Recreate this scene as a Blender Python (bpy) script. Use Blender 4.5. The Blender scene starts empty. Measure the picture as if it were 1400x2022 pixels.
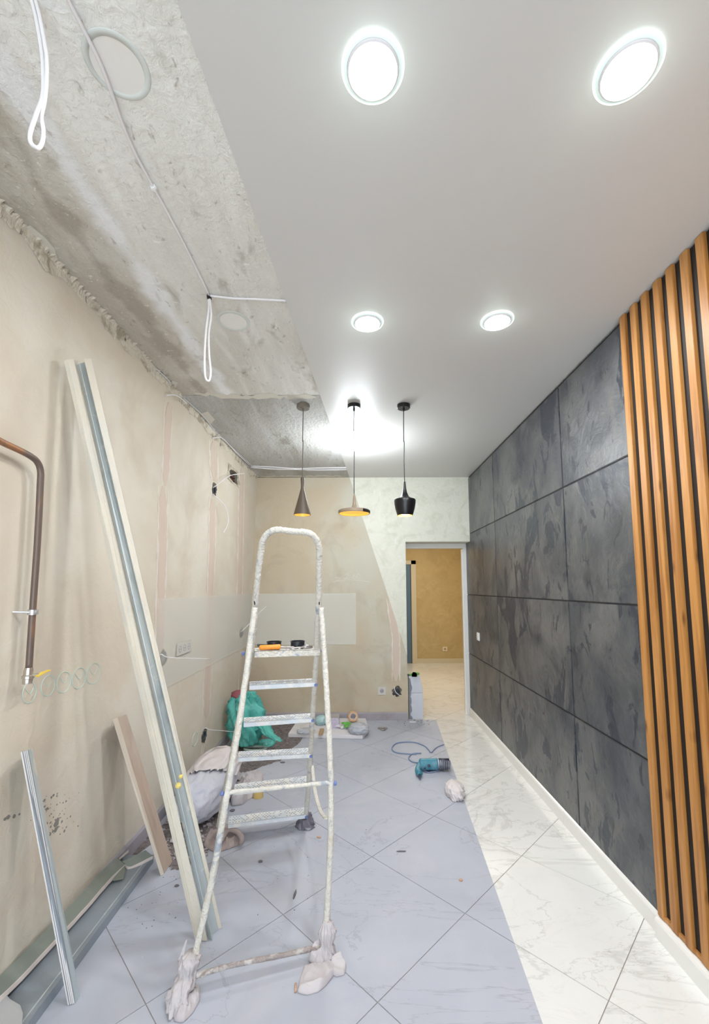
import bpy, bmesh, math, random
from mathutils import Vector, Matrix, noise, Euler
random.seed(7)
SC = bpy.context.scene
COL = SC.collection
V = Vector

# ------------------------------------------------------------------ camera
FPX, PX, PY, YAW, PIT, ROL, CH = 840.067, 715.914, 1080.785, 0.00526, 0.09474, -0.00419, 1.4357
cf = V((math.sin(YAW)*math.cos(PIT), math.cos(YAW)*math.cos(PIT), math.sin(PIT)))
r0 = V((math.cos(YAW), -math.sin(YAW), 0)); u0 = r0.cross(cf)
cr = r0*math.cos(ROL) + u0*math.sin(ROL); cu = -r0*math.sin(ROL) + u0*math.cos(ROL)
cd = bpy.data.cameras.new('camera'); cam = bpy.data.objects.new('camera', cd); COL.objects.link(cam)
cd.sensor_fit = 'AUTO'; cd.sensor_width = 36; cd.lens = FPX*36/2022
cd.shift_x = (700-PX)/2022; cd.shift_y = (PY-1011)/2022; cd.clip_start = 0.02
m = Matrix((cr, cu, -cf)).transposed().to_4x4(); m.translation = V((0, 0, CH)); cam.matrix_world = m
SC.camera = cam
SC.view_settings.view_transform = 'Standard'; SC.view_settings.look = 'None'
SC.view_settings.gamma = 1.0; SC.view_settings.exposure = 0.90
SC.view_settings.use_curve_mapping = False

# ------------------------------------------------------------------ world: pale overcast daylight let in through an added window behind the camera
w = bpy.data.worlds.new('World'); SC.world = w; w.use_nodes = True
bg = w.node_tree.nodes['Background']; bg.inputs[0].default_value = (0.79, 0.90, 1.0, 1); bg.inputs[1].default_value = 2.75

XL, XR, D, H, Y0, YC = -1.181, 1.2535, 4.791, 2.70, -1.6, 5.02
def area(name, loc, size, power, col, rot=(0, 0, 0), shape='DISK', sy=None, portal=False):
    l = bpy.data.lights.new(name, 'AREA'); l.shape = shape; l.size = size
    if sy: l.size_y = sy
    l.energy = power; l.color = col
    o = bpy.data.objects.new(name, l); o.location = loc; o.rotation_euler = rot; COL.objects.link(o)
    if portal: l.cycles.is_portal = True
    return o
area('window_portal', (0.03, Y0-0.02, 1.35), 2.30, 1, (1, 1, 1), (math.pi/2, 0, 0), 'RECTANGLE', 2.55, True)  # portal at the added, unseen window
LIGHTS = [(0.035, .924), (0.66, .924), (0.038, 1.92), (0.655, 1.91)]
SPOT_W, DOME_W, HALL_W = 5.5, 15.0, 20.0
area('hall_lamp', (0.9, 6.6, 2.62), 0.5, HALL_W, (1.0, 0.92, 0.78))

# ------------------------------------------------------------------ pixel -> place helpers (photograph coordinates onto real planes)
def ray(u, v): return cf + cr*((u-PX)/FPX) - cu*((v-PY)/FPX)
O = V((0, 0, CH))
def hit(u, v, ax, c):
    d = ray(u, v); return O + d*((c-O[ax])/d[ax])
def fl(u, v, z=0.0): return hit(u, v, 2, z)
def ce(u, v, z=H): return hit(u, v, 2, z)
TILT = .078      # the left wall is out of plumb: its foot stands back from its head
def wx(z): return XL - TILT*(1-z/H)
def wl(u, v, off=0.0): return onplane(u, v, V((wx(0)+off, 0, 0)), V((H, 0, -TILT)))
def wr(u, v, off=0.0): return hit(u, v, 0, XR-off)
def wb(u, v, off=0.0): return hit(u, v, 1, D-off)
def aty(u, v, y): return hit(u, v, 1, y)
def onplane(u, v, p, n):
    d = ray(u, v); return O + d*((p-O).dot(n)/d.dot(n))

# ------------------------------------------------------------------ materials
def lin(c):
    return tuple(((x/255)/12.92 if x/255 <= .04045 else ((x/255+.055)/1.055)**2.4) for x in c) + (1,)
def mat(name, base, rough=.6, metal=0, layers=(), bump=None, emit=None, alpha=None, spec=None, random_off=False, grad=None):
    """layers: (rgb, scale, detail, lo, hi, distortion, stretch, kind)   kind: 'noise' or 'vein' or 'spot'"""
    m = bpy.data.materials.new(name); m.use_nodes = True
    nt = m.node_tree; N = nt.nodes; L = nt.links; b = N['Principled BSDF']
    b.inputs['Base Color'].default_value = lin(base); b.inputs['Roughness'].default_value = rough
    b.inputs['Metallic'].default_value = metal
    if spec is not None: b.inputs['Specular IOR Level'].default_value = spec
    if alpha is not None: b.inputs['Alpha'].default_value = alpha
    if emit:
        b.inputs['Emission Color'].default_value = lin(emit[0]); b.inputs['Emission Strength'].default_value = emit[1]
    tc = N.new('ShaderNodeTexCoord'); co = tc.outputs['Object']
    if random_off:
        oi = N.new('ShaderNodeObjectInfo'); vm = N.new('ShaderNodeVectorMath'); vm.operation = 'MULTIPLY_ADD'
        cx = N.new('ShaderNodeCombineXYZ'); L.new(oi.outputs['Random'], cx.inputs[0]); L.new(oi.outputs['Random'], cx.inputs[1]); L.new(oi.outputs['Random'], cx.inputs[2])
        L.new(cx.outputs[0], vm.inputs[0]); vm.inputs[1].default_value = (37, 91, 53); L.new(co, vm.inputs[2]); co = vm.outputs[0]
    def fac(scale, detail, lo, hi, dist, st, kind):
        mp = N.new('ShaderNodeMapping'); mp.inputs['Scale'].default_value = st; L.new(co, mp.inputs[0])
        rp = N.new('ShaderNodeValToRGB'); rp.color_ramp.elements[0].position = lo; rp.color_ramp.elements[1].position = hi
        if kind == 'spot':
            t = N.new('ShaderNodeTexVoronoi'); t.inputs['Scale'].default_value = scale; t.inputs['Randomness'].default_value = 1
            L.new(mp.outputs[0], t.inputs['Vector']); L.new(t.outputs['Distance'], rp.inputs[0])
            rp.color_ramp.elements[0].color = (1, 1, 1, 1); rp.color_ramp.elements[1].color = (0, 0, 0, 1)
        else:
            t = N.new('ShaderNodeTexNoise'); t.inputs['Scale'].default_value = scale; t.inputs['Detail'].default_value = detail
            t.inputs['Distortion'].default_value = dist; t.inputs['Roughness'].default_value = .6
            L.new(mp.outputs[0], t.inputs['Vector']); out = t.outputs[0]
            if kind == 'vein':
                s = N.new('ShaderNodeMath'); s.operation = 'SUBTRACT'; s.inputs[1].default_value = .5; L.new(out, s.inputs[0])
                a = N.new('ShaderNodeMath'); a.operation = 'ABSOLUTE'; L.new(s.outputs[0], a.inputs[0]); out = a.outputs[0]
                rp.color_ramp.elements[0].color = (1, 1, 1, 1); rp.color_ramp.elements[1].color = (0, 0, 0, 1)
            L.new(out, rp.inputs[0])
        return rp.outputs[0]
    cur = None
    if grad:     # grad: (axis, centre, half width, rgb below, other): two finishes meeting along an axis
        sx = N.new('ShaderNodeSeparateXYZ'); L.new(tc.outputs['Object'], sx.inputs[0])
        mr = N.new('ShaderNodeMapRange'); mr.inputs['From Min'].default_value = grad[1]-grad[2]; mr.inputs['From Max'].default_value = grad[1]+grad[2]
        L.new(sx.outputs[grad[0]], mr.inputs[0]); mx = N.new('ShaderNodeMix'); mx.data_type = 'RGBA'
        mx.inputs['A'].default_value = lin(grad[3]); mx.inputs['B'].default_value = lin(base)
        L.new(mr.outputs[0], mx.inputs['Factor']); cur = mx.outputs['Result']
    for ly in layers:
        rgb, scale, detail, lo, hi, dist, st, kind = ly[:8]; amt = ly[8] if len(ly) > 8 else 1
        if kind == 'band':     # a stain running along x = scale, half width detail, soft and broken by noise
            sx = N.new('ShaderNodeSeparateXYZ'); L.new(tc.outputs['Object'], sx.inputs[0])
            nz = N.new('ShaderNodeTexNoise'); nz.inputs['Scale'].default_value = 5; nz.inputs['Detail'].default_value = 8; L.new(tc.outputs['Object'], nz.inputs['Vector'])
            m1 = N.new('ShaderNodeMath'); m1.operation = 'SUBTRACT'; m1.inputs[1].default_value = scale; L.new(sx.outputs[st[0]], m1.inputs[0])
            m2 = N.new('ShaderNodeMath'); m2.operation = 'ABSOLUTE'; L.new(m1.outputs[0], m2.inputs[0])
            m3 = N.new('ShaderNodeMath'); m3.operation = 'MULTIPLY_ADD'; m3.inputs[1].default_value = dist; L.new(nz.outputs[0], m3.inputs[0]); L.new(m2.outputs[0], m3.inputs[2])
            mr = N.new('ShaderNodeMapRange'); mr.inputs['From Min'].default_value = dist*.5+detail*hi; mr.inputs['From Max'].default_value = dist*.5+detail*lo
            L.new(m3.outputs[0], mr.inputs[0]); f = mr.outputs[0]
        else: f = fac(scale, detail, lo, hi, dist, st, kind)
        if amt != 1:
            mm = N.new('ShaderNodeMath'); mm.operation = 'MULTIPLY'; mm.inputs[1].default_value = amt; L.new(f, mm.inputs[0]); f = mm.outputs[0]
        mx = N.new('ShaderNodeMix'); mx.data_type = 'RGBA'
        if cur: L.new(cur, mx.inputs['A'])
        else: mx.inputs['A'].default_value = lin(base)
        mx.inputs['B'].default_value = lin(rgb); L.new(f, mx.inputs['Factor']); cur = mx.outputs['Result']
    if cur: L.new(cur, b.inputs['Base Color'])
    if bump:
        bl = bump if isinstance(bump, list) else [bump]; prev = None
        for (scale, detail, lo, hi, dist, st, kind, strength, d) in bl:
            f = fac(scale, detail, lo, hi, dist, st, kind)
            bn = N.new('ShaderNodeBump'); bn.inputs['Strength'].default_value = strength; bn.inputs['Distance'].default_value = d
            L.new(f, bn.inputs['Height'])
            if prev: L.new(prev, bn.inputs['Normal'])
            prev = bn.outputs[0]
        L.new(prev, b.inputs['Normal'])
    return m
I = (1, 1, 1)
fine = (90, 4, 0, 1, 0, I, 'noise', .25, .004)
M = {}
M['plaster'] = mat('raw_beige_plaster', (212, 199, 180), .9, layers=[((222, 214, 199), 1.1, 4, .4, .62, .4, I, 'noise'), ((196, 180, 160), 2.1, 5, .52, .75, .6, I, 'noise', .55), ((150, 140, 126), 16, 6, .74, .8, 1.5, (1, 1, 1), 'noise', .5)],
    bump=[(14, 8, .35, .7, 1, I, 'noise', .22, .01), (60, 6, .45, .6, 1.5, I, 'noise', .15, .004)])
M['plaster_back'] = mat('raw_back_plaster', (198, 183, 158), .9, layers=[((202, 199, 184), .9, 3, .44, .6, .3, I, 'noise', .8), ((168, 150, 126), 2.6, 5, .55, .75, .6, I, 'noise', .5)],
    bump=[(14, 8, .35, .7, 1, I, 'noise', .15, .01)])
M['skim'] = mat('finished_ivory_plaster', (226, 225, 210), .55, layers=[((210, 210, 192), 3.2, 6, .5, .66, 2.2, I, 'noise', .8), ((236, 236, 226), 7, 6, .55, .7, 2, I, 'noise', .6)],
    bump=[(9, 7, .42, .6, 2, I, 'noise', .35, .006)])
def concrete(name, k, far):
    c = lambda r, g, b: (int(r*k), int(g*k), int(b*k))
    L_ = [(c(206, 200, 188), 1.3, 6, .42, .62, .4, (2.4, .5, 1), 'noise', .7), (c(250, 249, 245), 2.6, 7, .5, .68, .4, (2.2, .35, 1), 'noise', .8)]
    if not far:
        L_ += [(c(186, 176, 160), -1.18, .30, .2, 1.3, .5, (0,), 'band', .85), (c(246, 246, 246), -.872, .035, .3, 1.5, .18, (0,), 'band', .85), (c(160, 150, 136), -1.02, .03, .2, 1.2, .22, (0,), 'band', .6)]
    L_ += [(c(176, 168, 154), 6, 8, .58, .70, .6, (1.4, .6, 1), 'noise', .7), (c(150, 140, 126), 23, 8, .62, .70, .5, (1.5, .8, 1), 'noise', .6), (c(250, 247, 238), 26, 2, 0, .11, 0, I, 'spot', .9),
        (c(248, 244, 235), 55, 4, .64, .70, 0, I, 'noise', .55), (c(150, 128, 110), 19, 3, 0, .055, 0, I, 'spot', .8), (c(252, 250, 246), 11, 3, .70, .73, .8, (1, 1.6, 1), 'noise', .6)]
    return mat(name, c(238, 236, 229), .9, layers=L_, bump=[(40, 7, .4, .7, .5, I, 'noise', .45, .008), (11, 6, .4, .7, .5, (2, .6, 1), 'noise', .3, .012)])
M['concrete'] = concrete('raw_concrete', 1.0, False)
M['concrete_far'] = concrete('raw_concrete_far_slab', .80, True)
M['ceil'] = mat('matt_white_stretch_ceiling', (213, 211, 207), .42, spec=.4)
M['slate'] = mat('slate_effect_plaster', (70, 73, 78), .36, random_off=True, layers=[
    ((106, 106, 105), 1.9, 6, .40, .62, .9, (1, 1, .8), 'noise', .9), ((56, 59, 64), 2.7, 5, .5, .7, 1.2, I, 'noise', .8),
    ((116, 112, 102), 5, 7, .56, .74, 1.6, (1, 1.6, .7), 'noise', .45),
    ((48, 53, 64), 3.4, 9, .565, .578, .7, (1, 1.3, .75), 'noise', .9), ((48, 50, 58), 9, 9, .61, .622, 1, (1, 1.6, .6), 'noise', .8)],
    bump=[(3.4, 9, .56, .58, .7, (1, 1.3, .75), 'noise', -.8, .010), (9, 9, .605, .622, 1, (1, 1.6, .6), 'noise', -.4, .004), (12, 6, .3, .7, 1.5, I, 'noise', .25, .006)])
M['backing'] = mat('black_backing', (26, 22, 22), .6)
M['groove'] = mat('dark_joint', (44, 45, 50), .7)
M['wallblack'] = mat('black_painted_wall', (30, 28, 28), .6)
def wood(name, base, dark, light):
    return mat(name, base, .42, random_off=True, layers=[
        (dark, 9, 5, .45, .7, .5, (4, 4, .22), 'noise', .75), (light, 5, 3, .5, .75, .8, (2.5, 2.5, .3), 'noise', .6), (dark, 30, 3, .55, .7, .3, (3, 3, .06), 'noise', .45),
        ((104, 58, 24), 3.4, 1, .03, .14, 0, (3.2, 3.2, 1.1), 'spot', .9)], bump=(40, 4, .3, .7, .3, (3, 3, .05), 'noise', .12, .002))
M['wood'] = wood('oiled_pine', (186, 130, 68), (136, 80, 32), (212, 158, 94))
def marble(name, base, cloud, vein, vein2, rough, amt, warm=None):
    L_ = [(cloud, 2.2, 5, .42, .7, 1.0, I, 'noise', .7), (vein, 1.5, 9, 0, .02, .75, (.9, 1.7, 1), 'vein', amt*.8), (vein2, 3.1, 8, 0, .010, 1.2, (.8, 1.8, 1), 'vein', amt*.55),
          (vein, 1.1, 8, .0, .006, .9, (1.1, 1.9, 1), 'vein', amt)]
    return L_
M['marble'] = mat('polished_marble_tile', (232, 231, 228), .09, random_off=True, layers=marble('', 0, (224, 223, 220), (172, 170, 164), (206, 203, 196), .1, .42), spec=.5)
M['dusty'] = mat('dust_covered_tile', (182, 185, 196), .72, random_off=False, layers=[((170, 173, 184), 1.3, 4, .4, .65, .7, I, 'noise', .8), ((192, 192, 199), 2.4, 5, .5, .7, 1, I, 'noise', .6),
    ((150, 150, 162), 1.1, 7, 0, .006, 1.3, (.8, 1.6, 1), 'vein', .5), ((158, 152, 152), 40, 4, .7, .76, 0, I, 'noise', .5), ((222, 222, 226), 24, 2, 0, .04, 0, I, 'spot', .7), ((116, 108, 108), 15, 2, 0, .035, 0, I, 'spot', .8)],
    bump=(30, 5, .3, .7, .5, I, 'noise', .08, .003))
M['grout'] = mat('grout', (166, 158, 152), .8)
M['basewhite'] = mat('white_skirting', (236, 234, 230), .25)
M['basedust'] = mat('dusty_skirting', (168, 162, 168), .8, layers=[((136, 124, 118), 3, 5, .45, .7, .5, I, 'noise', .7)])
M['hallwall'] = mat('ochre_hall_plaster', (190, 168, 120), .6, layers=[((176, 154, 106), 2.4, 6, .45, .65, 1.6, I, 'noise', .6), ((202, 180, 134), 4, 6, .52, .7, 1.6, I, 'noise', .6)], bump=(9, 6, .4, .6, 1.5, I, 'noise', .2, .005))
M['frame'] = mat('white_door_frame', (232, 230, 226), .35)
M['framecream'] = mat('cream_door_frame', (206, 196, 170), .45)
M['bluedoor'] = mat('blue_grey_door', (84, 110, 134), .4)
M['black'] = mat('black_lacquer', (14, 14, 18), .32)
M['blackm'] = mat('black_plastic', (34, 36, 46), .4, layers=[((90, 92, 104), 14, 5, .55, .75, .3, I, 'noise', .6)])
M['gold'] = mat('brushed_gold_lining', (236, 190, 84), .35, .3, emit=((255, 190, 90), .35))  # emission puts a lamplit glow into the lining, which is no lamp
M['taupe'] = mat('matt_taupe_lacquer', (92, 79, 66), .5)
M['taupe_cord'] = mat('taupe_cord', (104, 90, 78), .6)
M['greycap'] = mat('taupe_canopy', (122, 115, 104), .6)
M['diff'] = mat('lit_diffuser', (255, 255, 255), .4, emit=((255, 255, 255), 6))
M['warmbulb'] = mat('warm_lit_bulb', (255, 220, 150), .4, emit=((255, 196, 120), 12))
M['glowglass'] = mat('glowing_glass_rim', (226, 240, 236), .15, emit=((222, 246, 238), .10))
M['ringlit'] = mat('lit_glass_edge', (240, 250, 248), .2, emit=((236, 252, 248), .9))
M['innerring'] = mat('pale_inner_ring', (210, 204, 206), .35, emit=((214, 206, 210), .05))
M['ghostdisc'] = mat('plaster_disc', (236, 233, 227), .9, layers=[((232, 228, 220), 9, 5, .5, .7, .5, I, 'noise', .6)])
M['ghostring'] = mat('plaster_ring', (214, 217, 211), .9)
M['paint'] = mat('paint_crusted_metal', (228, 223, 212), .65, layers=[((170, 178, 190), 14, 7, .58, .66, .6, I, 'noise', .9), ((236, 232, 222), 6, 5, .5, .7, .5, I, 'noise', .8), ((96, 100, 116), 30, 6, .68, .73, .5, I, 'noise', .8), ((206, 190, 164), 10, 6, .6, .72, .5, I, 'noise', .6)],
    bump=[(55, 6, .35, .65, .5, I, 'noise', .7, .008)])
M['step'] = mat('spattered_step', (216, 222, 228), .5, 0, layers=[((236, 234, 230), 12, 7, .45, .6, .5, I, 'noise', .9), ((150, 160, 176), 40, 5, .64, .72, .5, I, 'noise', .7)], bump=(70, 5, .35, .65, .5, I, 'noise', .4, .004))
M['steptop'] = mat('spattered_grip_tread', (226, 224, 222), .6, layers=[((150, 152, 162), 60, 3, .56, .66, .2, I, 'noise', .8)], bump=(70, 5, .35, .65, .5, I, 'noise', .5, .004))
M['hole'] = mat('dark_perforation', (120, 122, 134), .8)
M['rustbar'] = mat('rust_and_paint', (176, 164, 160), .7, layers=[((226, 220, 214), 16, 6, .5, .6, .6, I, 'noise', .9), ((140, 116, 108), 24, 6, .6, .7, .6, I, 'noise', .8)], bump=(50, 6, .35, .65, .5, I, 'noise', .8, .008))
M['bluetape'] = mat('blue_plastic', (104, 122, 176), .5)
M['plank'] = mat('dusty_sawn_timber', (188, 168, 152), .85, layers=[((170, 150, 136), 6, 5, .45, .7, .4, (2, 2, .2), 'noise', .7), ((204, 192, 178), 3, 4, .5, .7, .5, I, 'noise', .6)], bump=(40, 5, .3, .7, .3, (2, 2, .1), 'noise', .3, .003))
M['planklight'] = mat('pale_sawn_edge', (212, 200, 184), .85, layers=[((190, 176, 160), 8, 5, .5, .7, .4, (1, 1, .3), 'noise', .6)])
M['batten'] = mat('plaster_smeared_batten', (222, 214, 198), .85, layers=[((206, 200, 188), 4, 6, .45, .65, .5, (1, 1, .5), 'noise', .8), ((232, 206, 178), 2.2, 3, .6, .75, .3, I, 'noise', .6), ((196, 206, 210), 3, 4, .55, .75, .3, I, 'noise', .4)], bump=(40, 6, .35, .65, .5, I, 'noise', .3, .004))
M['galv'] = mat('galvanised_steel', (190, 200, 202), .42, .25, layers=[((206, 212, 210), 5, 6, .5, .68, .5, (1, 1, .5), 'noise', .8), ((128, 140, 146), 9, 5, .6, .72, .5, (1, 1, .3), 'noise', .6), ((226, 224, 216), 12, 7, .6, .66, .5, I, 'noise', .7)])
M['galvdark'] = mat('grey_steel', (150, 158, 166), .45, .25, layers=[((166, 172, 176), 5, 5, .5, .7, .5, I, 'noise', .7)])
M['drygreen'] = mat('green_board_paper', (128, 133, 124), .85, layers=[((146, 150, 140), 5, 4, .5, .7, .4, I, 'noise', .6)])
M['gyp'] = mat('gypsum_core', (222, 210, 202), .9, layers=[((200, 176, 164), 18, 5, .58, .7, .5, I, 'noise', .6)])
M['brownboard'] = mat('brown_dusty_board', (128, 112, 106), .9)
M['sack'] = mat('woven_sack', (206, 206, 216), .7, layers=[((188, 190, 204), 3, 5, .45, .7, .6, I, 'noise', .7), ((176, 176, 190), 22, 4, .58, .7, .2, (1, 3, 1), 'noise', .4)], bump=(26, 5, .35, .65, .6, (1, 3, 1), 'noise', .3, .006))
M['sackclean'] = mat('white_woven_sack_flap', (218, 210, 210), .75, layers=[((188, 180, 184), 4, 6, .55, .7, .5, (1, 1, 3), 'noise', .6)])
M['rag'] = mat('dusty_white_rag', (200, 193, 194), .85, layers=[((170, 162, 164), 6, 6, .5, .7, .5, I, 'noise', .6)])
M['brownrag'] = mat('dirty_brown_rag', (166, 152, 148), .9, layers=[((140, 126, 124), 5, 5, .5, .7, .5, I, 'noise', .7)])
M['greybag'] = mat('grey_plastic_bag', (116, 112, 122), .45, layers=[((206, 202, 206), 12, 6, .56, .64, .5, I, 'noise', .8)])
M['green'] = mat('turquoise_plastic_bag', (92, 184, 172), .42, layers=[((66, 152, 148), 5, 5, .5, .7, .6, I, 'noise', .7), ((126, 200, 188), 9, 5, .56, .7, .6, I, 'noise', .6)])
M['red'] = mat('dusty_red_cloth', (150, 84, 92), .8)
M['yellow'] = mat('yellow_plastic', (224, 192, 122), .5)
M['valveyellow'] = mat('yellow_handle', (232, 200, 86), .45)
M['nickel'] = mat('nickel', (196, 188, 178), .28, .75)
M['pipe'] = mat('rusty_steel_pipe', (112, 97, 88), .42, .25, layers=[((172, 118, 74), 7, 6, .50, .62, .5, (1, 1, .25), 'noise', .85), ((82, 76, 78), 11, 5, .55, .7, .4, (1, 1, .3), 'noise', .7)])
M['zinc'] = mat('zinc_clamp', (206, 206, 206), .3, .7)
M['cable'] = mat('white_cable', (236, 232, 232), .45)
M['greycable'] = mat('grey_white_cable', (200, 196, 196), .5)
M['junction'] = mat('dark_junction_box', (62, 72, 78), .5, layers=[((96, 104, 106), 18, 4, .5, .7, .3, I, 'noise', .6)])
M['holedark'] = mat('chiselled_mortar', (112, 104, 96), .95, layers=[((58, 54, 52), 9, 6, .48, .56, .5, I, 'noise', .9)])
M['brick'] = mat('red_brick', (122, 78, 66), .9, layers=[((84, 58, 54), 12, 5, .5, .65, .5, I, 'noise', .8)])
M['chase'] = mat('pinkish_filled_chase', (212, 194, 178), .92, layers=[((200, 180, 164), 5, 5, .5, .7, .6, (1, 3, .3), 'noise', .7)])
M['chaseedge'] = mat('white_filler', (224, 214, 202), .9, layers=[((206, 194, 180), 9, 5, .5, .7, .6, I, 'noise', .7)])
M['crust'] = mat('crumbled_plaster', (222, 212, 193), .95, layers=[((176, 162, 140), 11, 6, .5, .62, .6, I, 'noise', .9), ((92, 82, 68), 15, 6, .64, .69, .6, I, 'noise', .9)], bump=(30, 6, .3, .7, .5, I, 'noise', .8, .012))
M['putty'] = mat('pale_putty_smear', (214, 209, 196), .9)
M['chalk'] = mat('chalk', (226, 220, 208), .95)
M['chalkgreen'] = mat('green_chalk', (192, 216, 206), .95)
M['rubble'] = mat('rubble', (172, 164, 164), .95, layers=[((142, 128, 122), 7, 5, .45, .65, .5, I, 'noise', .8), ((200, 198, 204), 5, 3, .55, .65, 0, I, 'noise', .7)])
M['dirt'] = mat('gritty_dirt', (138, 128, 126), .95, layers=[((104, 94, 92), 30, 7, .48, .6, .5, I, 'noise', .8), ((176, 170, 172), 22, 6, .58, .66, .5, I, 'noise', .8)], bump=(60, 7, .3, .7, .5, I, 'noise', .9, .01))
M['darkchip'] = mat('dark_chip', (112, 108, 114), .8)
M['block'] = mat('aerated_concrete', (208, 210, 218), .9, layers=[((228, 228, 232), 5, 5, .5, .7, .5, I, 'noise', .7), ((130, 138, 146), 6, 6, .62, .66, .6, I, 'noise', .8)], bump=(60, 5, .3, .7, .5, I, 'noise', .3, .004))
M['mortar'] = mat('grey_mortar', (138, 142, 148), .95, bump=(60, 5, .3, .7, .5, I, 'noise', .6, .006))
M['foam'] = mat('white_foam_board', (222, 218, 220), .8, layers=[((204, 194, 188), 4, 5, .5, .7, .5, I, 'noise', .7)])
M['lilacbox'] = mat('lilac_carton', (196, 186, 206), .7, layers=[((214, 208, 222), 12, 2, .5, .55, 0, (1, 1, 3), 'noise', .6)])
M['cartontop'] = mat('grey_carton_lid', (178, 170, 168), .8)
M['glovegreen'] = mat('green_glove', (112, 184, 84), .8)
M['glovegrey'] = mat('grey_glove', (92, 98, 92), .8)
M['tape'] = mat('tan_tape', (214, 168, 126), .6)
M['tapecore'] = mat('tape_core', (226, 214, 204), .7)
M['cardbrown'] = mat('brown_wood_block', (178, 150, 112), .8)
M['film'] = mat('clear_dusty_plastic', (214, 216, 226), .2, alpha=.62)
M['paleblue'] = mat('pale_blue_cloth', (176, 206, 206), .8)
M['teal'] = mat('teal_plastic', (62, 132, 152), .42, layers=[((124, 160, 172), 16, 5, .48, .66, .5, I, 'noise', .6)])
M['tooldark'] = mat('dark_tool_plastic', (58, 60, 74), .45, layers=[((120, 122, 134), 20, 5, .52, .7, .5, I, 'noise', .7)])
M['toolgrey'] = mat('grey_gear_case', (142, 146, 158), .4, .4, layers=[((96, 98, 110), 20, 5, .52, .7, .5, I, 'noise', .7)])
M['flex'] = mat('blue_grey_flex', (128, 144, 176), .5)
M['orange'] = mat('orange_grip', (240, 150, 50), .4)
M['steel'] = mat('worn_steel', (166, 160, 158), .35, .7, layers=[((110, 98, 92), 16, 5, .55, .7, .4, I, 'noise', .6)])
M['cork'] = mat('tan_stub', (196, 158, 134), .8)
M['splash'] = mat('translucent_splashback', (250, 248, 240), .5, alpha=.32)
M['socketghost'] = mat('pale_dusty_socket', (206, 202, 194), .6)
M['white'] = mat('white_plastic', (240, 240, 238), .35)
M['cream'] = mat('cream_plastic', (222, 214, 190), .4)
M['stain'] = mat('dark_wall_stain', (136, 130, 122), .95)
M['foamyellow'] = mat('yellow_foam_blob', (226, 204, 120), .8)
M['sheet'] = mat('grey_plastic_sheet', (178, 178, 178), .4)
M['darkgap'] = mat('dark_slot', (24, 22, 30), .8)

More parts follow.
